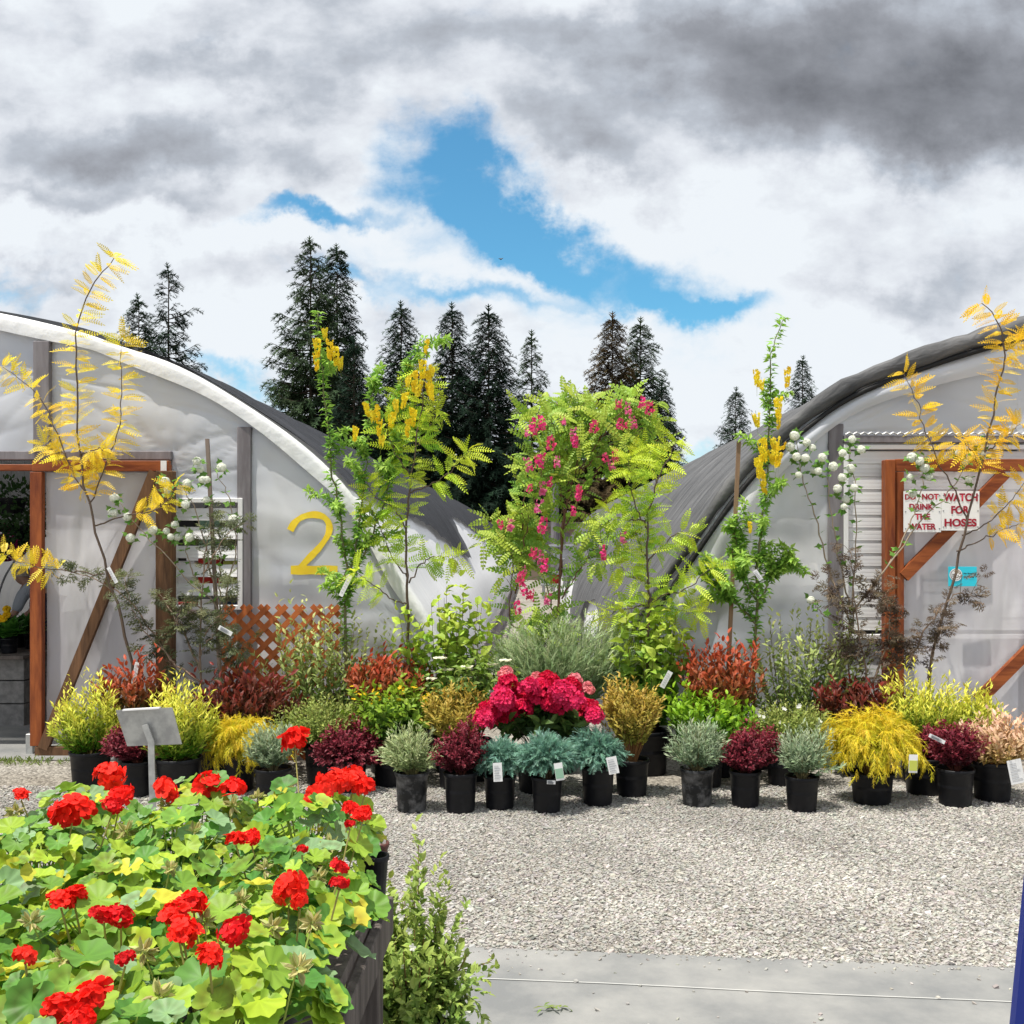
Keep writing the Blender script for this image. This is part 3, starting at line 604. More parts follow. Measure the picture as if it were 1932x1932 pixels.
# front flap of white plastic folded over the end arch
mb = MB(); n = len(profL); outer = offset(profL, .022); ss = np.linspace(0, 1, n)
wband = .03 + .085 * np.clip(np.sin(np.linspace(0, PI, n)) * 1.6, 0, 1) ; V = []
for k, q in enumerate((0, .35, .7, 1.0)):
    pr = np.stack([outer[:, 0] * 1.0, outer[:, 1]], 1); t = np.gradient(profL, axis=0); t = t / np.linalg.norm(t, axis=1)[:, None]; nn = np.stack([-t[:, 1], t[:, 0]], 1); nn = -nn if nn[n // 2][1] < 0 else nn
    p = outer - nn * (wband * q * (1 + .12 * np.sin(np.arange(n) * .55)))[:, None]; V.append(np.stack([p[:, 0], FY - .042 - .005 * math.sin(q * PI) + .006 * np.sin(np.arange(n) * .8), p[:, 1]], 1))
V.insert(0, np.stack([outer[:, 0], np.full(n, FY + .25), outer[:, 1]], 1)); V = np.concatenate(V); i = np.arange(4)[:, None]; j = np.arange(n - 1)[None]
mb.add(V, np.stack([i * n + j, i * n + j + 1, (i + 1) * n + j + 1, (i + 1) * n + j], -1).reshape(-1, 4)); mb.build('edge_flap', M['band'], gL, smooth=True)
def wall_post(x0, x1, z1, g, m=None, z0=0, y=FY + .03):
    mb = MB(); box(mb, x0, x1, y, y + .09, z0, z1, .004); return mb.build('wall_post', m or M['postgrey'], g)
wall_post(X_(68), X_(98), profz(profL, X_(83)) - .12, gL, y=FY - .05, z0=Z_(855)); wall_post(X_(449), X_(475), Z_(806), gL, y=FY - .028)
wall_post(X_(692), X_(712), Z_(1160), gL, M['greywood']); wall_post(-8.4, -8.28, 3.0, gL); wall_post(-10.2, -10.1, 1.2, gL)
mb = MB(); box(mb, X_(-700), X_(326), FY - .04, FY + .05, Z_(868), Z_(852), .004); mb.build('header_beam', M['postgrey'], gL)
mb = MB(); box(mb, X_(475) + .02, -1.0, FY + .028, FY + .07, Z_(1192), Z_(1166), .004); mb.build('mid_rail', M['greywood'], gL)
mb = MB(); box(mb, X_(326), -.68, FY - .03, FY + .03, 0.0, .14, .004); mb.build('base_board', M['greywood'], gL)
# painted figure 2
mb = MB(); pts = [(548, 1001), (556, 987), (570, 976), (590, 971), (608, 974), (619, 984), (622, 997), (618, 1012), (604, 1032), (584, 1053), (562, 1076)]
pw = smooth_path([at(a, b, FY) for a, b in pts], 40); tgt = unit(np.gradient(pw, axis=0)); sd = np.stack([-tgt[:, 2], 0 * tgt[:, 0], tgt[:, 0]], 1); wv = .024 + .003 * np.sin(np.arange(40) * .6) + .001 * rng.normal(size=40)
A = pw + sd * wv[:, None]; B = pw - sd * wv[:, None]; dyf = film_dy
A[:, 1] = FY - .006 + dyf(A[:, 0], A[:, 2]); B[:, 1] = FY - .006 + dyf(B[:, 0], B[:, 2])
mb.add(np.concatenate([A, B]), [(k, k + 1, 41 + k, 40 + k) for k in range(39)])
a, b = at(549, 1068, FY), at(638, 1086, FY); xs = np.linspace(a[0], b[0], 14); lo_ = b[2] + .008 + .002 * np.sin(xs * 40); hi_ = a[2] + .004 + .002 * np.sin(xs * 31); mb.add([(x, FY - .008 + dyf(x, z), z) for x, z in zip(xs, lo_)] + [(x, FY - .008 + dyf(x, z), z) for x, z in zip(xs, hi_)], [(k, k + 1, 15 + k, 14 + k) for k in range(13)])
mb.build('painted_number', M['yellow'], gL)
# louvred opening of the left greenhouse
def louvre(x0, x1, z0, z1, period, frac, g, tilt, y=FY, frame=True):
    mb = MB(); z = z1 - period * .6
    L_ = None; mbf = MB(); fw = .035
    for (a, b, c_, d) in ((x0 - fw, x0, z0 - fw, z1 + fw), (x1, x1 + fw, z0 - fw, z1 + fw), (x0, x1, z1, z1 + fw), (x0, x1, z0 - fw, z0)): box(mbf, a, b, y - .035, y + .02, c_, d, .003)
    fr = mbf.build('louvre', M['white'], g)
    while z > z0 + period * .1:
        a = np.array([x0, y + .0, z]); b = np.array([x1, y + .0, z]); h_ = period * frac
        dy = math.sin(tilt) * h_ / 2; dz = math.cos(tilt) * h_ / 2; m3 = MB()
        m3.add([(x0, y - dy, z - dz), (x1, y - dy, z - dz), (x1, y + dy, z + dz), (x0, y + dy, z + dz), (x0, y - dy + .004, z - dz - .003), (x1, y - dy + .004, z - dz - .003), (x1, y + dy + .004, z + dz - .003), (x0, y + dy + .004, z + dz - .003)], BF)
        for q in (.30, .62): m3.add([(x0, y - dy + 2 * dy * q - .003, z - dz + 2 * dz * q - .0025), (x1, y - dy + 2 * dy * q - .003, z - dz + 2 * dz * q - .0025), (x1, y - dy + 2 * dy * q - .003, z - dz + 2 * dz * q + .0025), (x0, y - dy + 2 * dy * q - .003, z - dz + 2 * dz * q + .0025)], [(0, 1, 2, 3)])
        m3.build('slat', M['white'], fr); z -= period
    return fr
louvre(VL[0] + .035, VL[1] - .035, VL[2] + .035, VL[3] - .035, .142, .66, gL, .25)
# door and opening frame of the left greenhouse
DY = 7.86
def bx(mb, p0, p1, Y, t=.07, bev=.004):
    a = at(p0[0], p0[1], Y); b = at(p1[0], p1[1], Y); box(mb, min(a[0], b[0]), max(a[0], b[0]), Y, Y + t, min(a[2], b[2]), max(a[2], b[2]), bev)
mb = MB(); bx(mb, (-700, 876), (320, 888), DY + .06, .05); mb.build('door_track', M['woodh'], gL)
mb = MB(); bx(mb, (60, 869), (318, 889), DY, .055); door = mb.build('door', M['woodh'], gL)
mb = MB(); bx(mb, (56, 890), (79, 1408), DY, .055); mb.build('stile', M['wood'], door)
mb = MB(); bx(mb, (65, 1409), (325, 1430), DY, .055); mb.build('bottom_rail', M['oldwood'], door)
mb = MB(); bar(mb, at(292, 890, DY + .012), at(82, 1412, DY + .012), .074, .045); mb.build('brace', M['oldwood'], door)
mb = MB(); bx(mb, (303, 869), (314, 889), DY - .006, .006, 0); mb.build('bracket', M['white'], door)
mb = MB(); x0, x1, z0, z1 = X_(80, DY), X_(325, DY), Z_(1408, DY), Z_(890, DY); xs = np.linspace(x0, x1, 42); zs = np.linspace(z0, z1, 90); V = np.array([(x, DY + .072 + .8 * float(film_dy(x, z)), z) for x in xs for z in zs])
i = np.arange(41)[:, None]; j = np.arange(89)[None]; mb.add(V, np.stack([i * 90 + j, (i + 1) * 90 + j, (i + 1) * 90 + j + 1, i * 90 + j + 1], -1).reshape(-1, 4)); mb.build('plastic_sheet', M['film_door'], door, smooth=True)
mb = MB(); bx(mb, (293, 888), (325, 1428), DY - .08, .09, .006); mb.build('door_post', M['oldwood'], gL)
mb = MB(); bx(mb, (48, 1385), (62, 1430), DY + .06, .05); mb.build('corner_bracket', M['galv'], gL)
# ---- right greenhouse
def lowR(y): return float(np.interp(y, [8, 9.8, 10.3, 11, 12.5, 14, 14.8, 15.4, 17.4, 17.8, 19, 20.5, 22, 23, 24, 27, 38], [.06, .06, .5, .80, .92, .78, .4, .12, .12, .5, .98, 1.02, .8, .3, .7, .8, .5]))
DR = (X_(1700), 6.6, -1, Z_(890)); VR = (X_(1590), X_(1920), Z_(1205), Z_(846)); 
gR, profR = greenhouse_shell(RP, 'right hoop greenhouse wrapped in weathered grey shade cloth with a black strap along its edge', M['cloth2'], lowR, [(X_(1590), X_(1920), Z_(1205), Z_(846)), (X_(1921), 6.6, -1, Z_(890))], [], .07)
# rolled front edge of the shade cloth
mb = MB(); pr = offset(profR, .055)[8:]; p3 = np.stack([pr[:, 0], np.full(len(pr), FY - .03), pr[:, 1]], 1)
rad = np.interp(np.arange(len(pr)), [0, 6, 20, 34, 52, 80, len(pr)], [.03, .035, .05, .07, .085, .085, .03]); rad = rad * (1 + .12 * np.sin(np.arange(len(pr)) * 1.1) + .08 * np.sin(np.arange(len(pr)) * 2.7)); tube(mb, p3, rad, 0, 10); mb.build('cloth_roll', M['cloth2'], gR, smooth=True)
mb = MB(); pr = offset(profR, -.03)[10:-10]; p3 = np.stack([pr[:, 0], np.full(len(pr), FY - .06), pr[:, 1]], 1); tube(mb, p3, .02 * (1 + .1 * np.sin(np.arange(len(pr)) * .9)), 0, 8); mb.build('edge_strap', M['strap'], gR, smooth=True)
mb = MB(); n = len(profR); V = []
t = np.gradient(profR, axis=0); t = t / np.linalg.norm(t, axis=1)[:, None]; nn = np.stack([-t[:, 1], t[:, 0]], 1); nn = -nn if nn[n // 2][1] < 0 else nn
for q in (0, .3, .65, 1.0):
    w_ = .17 + .07 * np.sin(np.arange(n) * .13) ; p = profR - nn * (.05 + w_ * q)[:, None]; V.append(np.stack([p[:, 0], FY - .04 - .035 * math.sin(q * PI) + .012 * np.sin(np.arange(n) * .7), np.maximum(p[:, 1], .02)], 1))
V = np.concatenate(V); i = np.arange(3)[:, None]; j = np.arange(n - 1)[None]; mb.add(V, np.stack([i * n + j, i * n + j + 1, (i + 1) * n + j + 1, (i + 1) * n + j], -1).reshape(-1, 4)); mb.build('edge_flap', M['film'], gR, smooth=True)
wall_post(X_(1562), X_(1590), Z_(800), gR, y=FY - .022); wall_post(6.62, 6.74, 3.0, gR)
mb = MB(); box(mb, X_(1590), 6.62, FY - .05, FY + .05, Z_(836), Z_(823), .003); mb.build('header_beam', M['postgrey'], gR)
mb = MB(); nx = 40
for k in range(60):
    xa = X_(1592) + k * .055; tube(mb, [(xa, FY - .05, Z_(821)), (xa + .0275, FY - .05, Z_(817)), (xa + .055, FY - .05, Z_(821))], .006, .006, 5)
mb.build('corrugated_edge', M['galv'], gR)
louvre(VR[0] + .035, 3.72, VR[2] + .035, VR[3] - .01, .0965, .96, gR, .06)
mb = MB(); box(mb, 1.0, X_(1560), FY + .028, FY + .07, Z_(1192), Z_(1172), .004); mb.build('mid_rail', M['greywood'], gR)
mb = MB(); box(mb, .68, 2.6, FY - .03, FY + .03, 0.0, .14, .004); mb.build('base_board', M['greywood'], gR)
mb = MB(); bx(mb, (1690, 866), (2250, 889), DY, .055); doorR = mb.build('door', M['woodh'], gR)
mb = MB(); bx(mb, (1671, 867), (1690, 1425), DY - .02, .10, .005); mb.build('door_post', M['wood'], gR)
mb = MB(); bx(mb, (1691, 890), (1706, 1408), DY, .055); mb.build('stile', M['wood'], doorR)
mb = MB(); bx(mb, (2235, 890), (2250, 1408), DY, .055); mb.build('stile', M['wood'], doorR)
mb = MB(); bx(mb, (1691, 1409), (2250, 1430), DY, .055); mb.build('bottom_rail', M['oldwood'], doorR)
mb = MB(); bar(mb, at(1895, 893, DY + .012), at(1704, 1088, DY + .012), .085, .05); mb.build('brace', M['woodh'], doorR)
mb = MB(); bar(mb, at(2236, 930, DY + .012), at(1845, 1322, DY + .012), .085, .05); mb.build('brace', M['woodh'], doorR)
mb = MB(); x0, x1, z0, z1 = X_(1706, DY), X_(2236, DY), Z_(1408, DY), Z_(889, DY); xs = np.linspace(x0, x1, 70); zs = np.linspace(z0, z1, 90); V = np.array([(x, DY + .072 + .8 * float(film_dy(x, z)), z) for x in xs for z in zs])
i = np.arange(69)[:, None]; j = np.arange(89)[None]; mb.add(V, np.stack([i * 90 + j, (i + 1) * 90 + j, (i + 1) * 90 + j + 1, i * 90 + j + 1], -1).reshape(-1, 4)); mb.build('plastic_sheet', M['film_door'], doorR, smooth=True)

# ---- low picket skirts in the alley
for sgn, g, lab, in ((-1, gL, ''), ):
    mb = MB()
    for k in range(60):
        y = FY + .3 + k * .35; box(mb, -.575, -.56, y, y + .09, 0, .46)
    box(mb, -.585, -.565, FY + .3, FY + 21.4, .40, .44); mb.build('picket_skirt', M['postgrey'], g)

# ============================================================ signs
def textmesh(body, x0, x1, z0, z1, y, m, parent, name='lettering', bold=.042):
    cu = bpy.data.curves.new('t', 'FONT'); cu.body = body; cu.size = 1; cu.offset = bold; ob = bpy.data.objects.new('t', cu); C.objects.link(ob)
    bpy.context.view_layer.update(); me = bpy.data.meshes.new_from_object(ob.evaluated_get(bpy.context.evaluated_depsgraph_get())); C.objects.unlink(ob); bpy.data.objects.remove(ob)
    n = len(me.vertices); v = np.zeros(n * 3, np.float32); me.vertices.foreach_get('co', v); v = v.reshape(-1, 3); lo = v.min(0); hi = v.max(0); w = (v - lo) / np.maximum(hi - lo, 1e-6)
    org = ORIG[parent.name]; out = np.stack([x0 + (x1 - x0) * w[:, 0] - org[0], np.full(n, y - org[1]), z0 + (z1 - z0) * w[:, 1] - org[2]], 1); me.vertices.foreach_set('co', out.astype(np.float32).ravel()); me.update()
    me.materials.clear(); me.materials.append(m); o = bpy.data.objects.new(name, me); C.objects.link(o); o.parent = parent; ORIG[o.name] = org; return o
SY = DY - .034
def sgn_zoom(a, b): return 1548 + .1987 * a, 774 + .1987 * b
def signboard(name, label, za, zb, lines, m):
    p0 = sgn_zoom(*za); p1 = sgn_zoom(*zb); a = at(*p0, SY); b = at(*p1, SY); c = np.array([(a[0] + b[0]) / 2, SY, b[2]]); t = thing(name, label, 'sign', c)
    mb = MB(); box(mb, a[0], b[0], SY, SY + .006, b[2], a[2], .0008); mb.build('board', m, t)
    for body, x0, x1, y0, y1, mm in lines:
        q0 = at(*sgn_zoom(x0, y0), SY); q1 = at(*sgn_zoom(x1, y1), SY); textmesh(body, q0[0], q1[0], q1[2], q0[2], SY - .003, mm, t)
    return t, a, b
def rivets(t, a, b):
    for x in (a[0] + .014, b[0] - .012):
        for z in (a[2] - .03, (a[2] + b[2]) / 2, b[2] + .025):
            mb = MB(); mb.add([(x + .006 * math.cos(k), SY - .002, z + .006 * math.sin(k)) for k in np.arange(8) / 8 * 2 * PI], [tuple(range(8))]); mb.build('screw', M['steel'], t)
r_ = M['signred']
t, a, b = signboard('warning_sign', 'white sign with red words DO NOT DRINK THE WATER on the right door', (790, 770), (1145, 1158), [('DO', 800, 905, 797, 850, r_), ('NOT', 962, 1122, 793, 850, r_), ('DRINK', 842, 1076, 888, 945, r_), ('THE', 896, 1040, 982, 1040, r_), ('WATER', 830, 1097, 1075, 1135, r_)], M['signwhite']); rivets(t, a, b)
t, a, b = signboard('warning_sign', 'white sign with red words WATCH FOR HOSES on the right door', (1149, 770), (1510, 1142), [('WATCH', 1168, 1492, 788, 866, r_), ('FOR', 1240, 1412, 908, 985, r_), ('HOSES', 1176, 1482, 1030, 1106, r_)], M['signwhite']); rivets(t, a, b)
t, a, b = signboard('no_smoking_sign', 'small turquoise no smoking and no vaping sign on the plastic of the right door', (1215, 1485), (1485, 1672), [('No Smoking', 1358, 1476, 1542, 1562, M['black']), ('No Vaping', 1358, 1456, 1576, 1594, M['black'])], M['cyan'])
c0 = at(*sgn_zoom(1284, 1562), SY); R0 = .047; mb = MB(); K_ = 28; mb.add([(c0[0] + R0 * math.cos(k), SY - .003, c0[2] + R0 * math.sin(k)) for k in np.arange(K_) / K_ * 2 * PI], [tuple(range(K_))]); mb.build('symbol_disc', M['signwhite'], t)
mb = MB(); 
for dx, dz, w, h in ((-.012, .003, .03, .006), (-.012, -.009, .032, .006), (.016, -.008, .008, .007)): mb.add([(c0[0] + dx - w / 2, SY - .005, c0[2] + dz - h / 2), (c0[0] + dx + w / 2, SY - .005, c0[2] + dz - h / 2), (c0[0] + dx + w / 2, SY - .005, c0[2] + dz + h / 2), (c0[0] + dx - w / 2, SY - .005, c0[2] + dz + h / 2)], [(0, 1, 2, 3)])
mb.build('cigarette_symbol', M['black'], t)
mb = MB()
for k in range(K_):
    a0, a1 = 2 * PI * k / K_, 2 * PI * (k + 1) / K_; mb.add([(c0[0] + r * math.cos(q), SY - .005, c0[2] + r * math.sin(q)) for q, r in ((a0, .040), (a1, .040), (a1, .036), (a0, .036))], [(0, 1, 2, 3)])
mb.build('ring', M['ink'], t)

# sign on a post by the lime shrubs, seen from behind
t = thing('price_sign', 'blank back of a scuffed grey metal sign on a post', 'sign', (at(292, 0, 6.1)[0], 6.1, 0))
mb = MB(); q = [at(218, 1340, 6.1), at(325, 1335, 6.06), at(343, 1404, 6.1), at(240, 1408, 6.14)]; V = [tuple(p) for p in q] + [(p[0], p[1] + .006, p[2]) for p in q]; mb.add(V, [(3, 2, 1, 0), (4, 5, 6, 7), (0, 1, 5, 4), (1, 2, 6, 5), (2, 3, 7, 6), (3, 0, 4, 7)]); pl = mb.build('plate', M['galv'], t)
mb = MB(); bar(mb, at(233, 1339.5, 6.085), at(302, 1335.5, 6.07), .008, .03, (0, 1, 0)); mb.build('clip', M['white'], pl)
mb = MB(); a = at(284, 1398, 6.08); bar(mb, (a[0], 6.12, 0.0), (a[0], 6.09, a[2]), .035, .012); b = at(276, 1366, 6.1); bar(mb, (a[0], 6.085, a[2] - .004), (b[0], 6.075, b[2]), .035, .008); mb.build('post', M['galv'], t)

# ============================================================ lattice panel
t_y = 7.72; mb = MB(); x0, x1 = X_(415, t_y), X_(640, t_y); z1 = Z_(1143, t_y); z0 = .0; sp = .128; w = .040
def clipseg(x, z, dx):   # line x + s*dx, z + s, clipped to the rectangle
    lo, hi = z0 - z, z1 - z; a, b = (x0 - x) / dx, (x1 - x) / dx; lo = max(lo, min(a, b)); hi = min(hi, max(a, b)); return lo, hi
for dx, yy_ in ((1, t_y), (-1, t_y + .010)):
    k = -30
    while k < 40:
        xx = x0 + k * sp; lo, hi = clipseg(xx, z0, dx)
        if hi - lo > .03: bar(mb, (xx + lo * dx, yy_, z0 + lo), (xx + hi * dx, yy_, z0 + hi), w, .008)
        k += 1
tag(mb.build('lattice_panel', M['lattice'], origin=(x0, t_y, 0)), 'orange brown diagonal lattice panel leaning on the left greenhouse under the number 2', 'lattice')

# ============================================================ things inside the greenhouses
def bench(name, label, x0, x1, y0, y1, zt, legs=3):
    t = thing(name, label, 'bench', ((x0 + x1) / 2, (y0 + y1) / 2, 0)); mb = MB(); n = int((y1 - y0) / .12)
    for k in range(n): box(mb, x0, x1, y0 + k * (y1 - y0) / n, y0 + (k + .85) * (y1 - y0) / n, zt - .03, zt, .003)
    mb.build('slatted_top', M['greywood'], t)
    for k in range(legs):
        for yv in (y0 + .12, y1 - .32):
            x = x0 + .06 + (x1 - x0 - .5) * k / max(legs - 1, 1); mb = MB()
            for lev in range(int(zt / .2)):
                zb = lev * .2; box(mb, x, x + .39, yv, yv + .03, zb, zb + .19, .004); box(mb, x, x + .39, yv + .16, yv + .19, zb, zb + .19, .004)
                for q in (0, .18, .36): box(mb, x + q, x + q + .03, yv + .03, yv + .16, zb, zb + .19)
            mb.build('block_leg', M['block'], t)
    return t
bench('plant_bench', 'low plank bench on cinder blocks just inside the open left doorway', -6.2, -4.35, 9.0, 10.0, .62, 3)
bench('plant_bench', 'long plank bench on cinder blocks deep inside the left greenhouse', -8.6, -5.6, 11.2, 12.2, .62, 4)
def tray_plants(x0, x1, y, z, n, leafc, flc, label, name='potted_primrose', fl=5, s=.11):
    for k in range(n):
        x = x0 + (x1 - x0) * (k + .5) / n; b = np.array([x, y + random.uniform(-.05, .05), z]); t = thing(name, label[k % len(label)] if isinstance(label, list) else label, 'plant', b, 'potted flowers on the bench inside the doorway')
        pot_mesh(b, .075, .13, False, t); mb = MB(); q = 60; a = rng.uniform(0, 6.28, q); e_ = rng.uniform(.2, 1.3, q); d = np.stack([np.cos(a) * np.cos(e_), np.sin(a) * np.cos(e_), np.sin(e_)], 1)
        scatter(mb, TP['ov'], b + np.array([0, 0, .13]) + d * .03, d, np.array([0, 0, 1.]) + d * .3, s * rng.uniform(1., 1.9, q), jitter(leafc, q)); mb.build('foliage', M['leaf'], t)
        if flc is not None:
            mb = MB()
            for _ in range(fl):
                p = b + np.array([random.uniform(-.09, .09), random.uniform(-.12, 0), .13 + random.uniform(.16, .26)]); n6 = 9; dd = unit(rng.normal(size=(n6, 3)) + [0, -.6, .4]); scatter(mb, TP['fl2'], p + dd * .012, np.cross(dd, [0, .3, 1]), dd, .03, jitter(flc, n6, .12, .04))
            mb.build('flowers', M['petal'], t)
tray_plants(-5.05, -4.5, 9.25, .62, 3, (.07, .22, .03), (.88, .60, .02), ['yellow flowered pot plant at the left edge of the doorway bench', 'yellow flowered pot plant in the middle of the doorway bench', 'yellow flowered pot plant nearest the door stile on the bench'])
tray_plants(-5.0, -4.5, 9.7, .62, 3, (.05, .16, .03), None, ['leafy green pot plant at the back left of the doorway bench', 'leafy green pot plant at the back middle of the doorway bench', 'leafy green pot plant at the back right of the doorway bench'], 'potted_plant')
def basket(x, y, z, r, leafc, flc, label):
    t = thing('hanging_basket', label, 'basket', (x, y, z), 'hanging baskets inside the left greenhouse'); c = np.array([x, y, z])
    mb = MB(); lathe(mb, [(.001, -.10), (.10, -.10), (.15, .04), (.155, .06), (.14, .06)], c, 20); mb.build('basket_bowl', M['pot'], t)
    mb = MB()
    for k in range(3): a = k * 2.09; tube(mb, [(x + .15 * math.cos(a), y + .15 * math.sin(a), z + .05), (x, y, z + .55)], .003, .003, 4)
    tube(mb, [(x, y, z + .55), (x, y, 3.0)], .003, .003, 4); mb.build('hanger', M['steel'], t)
    mb = MB(); q = 420; d = unit(rng.normal(size=(q, 3))); p = c + d * r * rng.uniform(.5, 1, (q, 1)) * np.array([1, 1, .75]) + [0, 0, .02]; scatter(mb, TP['ov'], p, d + rng.normal(size=(q, 3)) * .5, d + [0, 0, .5], .065, jitter(leafc, q, .3)); mb.build('foliage', M['leaf'], t)
    if flc is not None:
        mb = MB(); q = 160; d = unit(rng.normal(size=(q, 3)) + [0, 0, -.2]); p = c + d * r * 1.0 * np.array([1, 1, .8]); scatter(mb, TP['fl2'], p, np.cross(d, [0, .3, 1]), d, .045, jitter(flc, q, .25)); mb.build('flowers', M['petal'], t)
basket(at(22, 945, 11)[0], 11, 1.98, .33, (.04, .10, .025), None, 'dark leafy hanging basket highest in the left doorway')
basket(at(46, 1000, 12.4)[0], 12.4, 1.72, .26, (.03, .08, .02), None, 'dark green hanging basket beside the door stile inside')
basket(at(8, 1022, 13)[0], 13, 1.58, .28, (.05, .08, .03), (.38, .02, .16), 'magenta flowered hanging basket at the left edge of the photo')
# interior bits seen through the plastic and between the louvre slats
t = thing('display_shelf', 'shelf of fertilizer boxes seen between the slats of the left louvre', 'shelf', (-2.45, 8.45, 0)); mb = MB()
for z in (.9, 1.22, 1.54): box(mb, -2.85, -2.05, 8.3, 8.6, z, z + .02)
for x in (-2.85, -2.07): box(mb, x, x + .02, 8.3, 8.6, 0, 1.9)
mb.build('rack', M['greywood'], t)
bi = 0
for z, cols in ((.92, ['red', 'white', 'navy', 'red']), (1.24, ['tag', 'red', 'tagyellow', 'tagyellow']), (1.56, ['black', 'taggreen', 'black', 'white'])):
    for k, cn in enumerate(cols):
        xa = -2.83 + k * .195; mb = MB(); box(mb, xa, xa + .17, 8.28, 8.42, z, z + .2 + .02 * (k % 2), .004); bi += 1
        lab = {('red', 0): 'red carton at the low left of the shelf behind the louvre', }.get((cn, -1), '%s carton %s on the %s shelf behind the left louvre' % ({'red': 'red', 'white': 'white', 'navy': 'navy blue', 'tag': 'pale', 'tagyellow': 'yellow', 'taggreen': 'green', 'black': 'black'}[cn], ['leftmost', 'second from left', 'third from left', 'rightmost'][k], {.92: 'lowest', 1.24: 'middle', 1.56: 'top'}[z]))
        o = tag(mb.build('carton', M[cn], origin=(xa + .085, 8.35, z)), lab, 'box', 'cartons on the shelf behind the left louvre')
        if cn == 'tagyellow' and k == 2: textmesh('organic fertil', xa + .01, xa + .16, z + .06, z + .11, 8.276, M['black'], o)
t = thing('work_table', 'work table behind the plastic under the number 2', 'table', (-1.9, 8.6, 0)); mb = MB(); box(mb, -2.1, -1.25, 8.25, 8.9, 1.0, 1.04, .004); mb.build('table_top', M['greywood'], t)
for x in (-2.08, -1.32):
    for y in (8.27, 8.82): mb = MB(); box(mb, x, x + .06, y, y + .06, 0, 1.0); mb.build('leg', M['greywood'], t)
c = at(521, 1150, 8.3); t = thing('spray_bottle', 'orange bottle with blue cap standing behind the plastic left of the number 2', 'bottle', (c[0], 8.3, 1.04)); mb = MB(); lathe(mb, [(.001, 0), (.026, 0), (.028, .01), (.028, .09), (.016, .125), (.014, .13)], (c[0], 8.3, 1.04), 16); mb.build('bottle_body', M['orange'], t, smooth=True)
mb = MB(); lathe(mb, [(.017, .13), (.017, .16), (.001, .162)], (c[0], 8.3, 1.04), 12); mb.build('cap', M['blue'], t)
c = at(488, 1150, 8.35); mb = MB(); lathe(mb, [(.001, 0), (.06, 0), (.075, .09), (.07, .09), (.055, .01)], (c[0], 8.35, 1.04), 18); tag(mb.build('tub', M['blue'], origin=(c[0], 8.35, 1.04)), 'blue tub beside the orange bottle behind the plastic', 'tub')
mb = MB(); box(mb, at(575, 0, 8.4)[0], at(655, 0, 8.4)[0], 8.4, 8.65, 1.04, 1.17, .004); tag(mb.build('cardboard_box', M['cardboard'], origin=(at(615, 0, 8.4)[0], 8.5, 1.04)), 'brown cardboard box behind the plastic below the number 2', 'box')
mb = MB(); c = at(600, 0, 8.5); lathe(mb, [(.001, 0), (.055, 0), (.10, .19), (.09, .2), (.001, .17)], (c[0], 8.5, 1.175), 18); tag(mb.build('plant_pot', M['white'], origin=(c[0], 8.5, 1.175)), 'pale tapered pot on the cardboard box behind the plastic', 'pot')
mb = MB(); V = []; nx_, nz_ = 16, 10
for i in range(nx_):
    for j in range(nz_): V.append((1.75 + .62 * i / 15, 8.22 + .05 * math.sin(i * 1.1 + j), .95 * j / 9 + .12 + .03 * math.sin(i)))
mb.add(V, [(i * nz_ + j, (i + 1) * nz_ + j, (i + 1) * nz_ + j + 1, i * nz_ + j + 1) for i in range(nx_ - 1) for j in range(nz_ - 1)]); V2 = [(x, y + .5, z) for x, y, z in V]; mb.add(V2, [(i * nz_ + j, i * nz_ + j + 1, (i + 1) * nz_ + j + 1, (i + 1) * nz_ + j) for i in range(nx_ - 1) for j in range(nz_ - 1)])
tp_ = [V[i * nz_ + 9] for i in range(nx_)] + [V2[i * nz_ + 9] for i in range(nx_)]; mb.add(tp_, [(i, i + 1, nx_ + i + 1, nx_ + i) for i in range(nx_ - 1)])
tag(mb.build('tarp_stack', M['navy'], origin=(2.06, 8.4, 0), smooth=True), 'navy blue tarpaulin bundle behind the plastic of the right greenhouse', 'tarp')

# person inside the left greenhouse, bending over the bench
def skin_body(name, joints, edges, radii, m, parent, lvl=2):
    me = bpy.data.meshes.new(name); org = ORIG[parent.name]; me.from_pydata([tuple(np.asarray(j) - org) for j in joints], edges, []); o = bpy.data.objects.new(name, me); C.objects.link(o)
    md = o.modifiers.new('s', 'SKIN'); me.skin_vertices[0].data[0].use_root = True
    for i, r in enumerate(radii): me.skin_vertices[0].data[i].radius = (r, r) if np.isscalar(r) else r
    sd_ = o.modifiers.new('d', 'SUBSURF'); sd_.levels = sd_.render_levels = lvl
    bpy.context.view_layer.update(); m2 = bpy.data.meshes.new_from_object(o.evaluated_get(bpy.context.evaluated_depsgraph_get())); C.objects.unlink(o); bpy.data.objects.remove(o)
    m2.polygons.foreach_set('use_smooth', np.ones(len(m2.polygons), bool)); m2.materials.clear(); m2.materials.append(m); o = bpy.data.objects.new(name, m2); C.objects.link(o); o.parent = parent; ORIG[o.name] = org; return o
PY_ = 12.9; hd = at(38, 1089, PY_); bx0 = hd[0] - .0; pr_ = thing('person', 'grey haired person in a pale blue shirt bending inside the left doorway', 'person', (hd[0] + .30, PY_, 0))
hx, hy, hz = hd; pel = np.array([hx + .38, PY_, .95]); ch = np.array([hx + .22, PY_, 1.0 + .08]); 
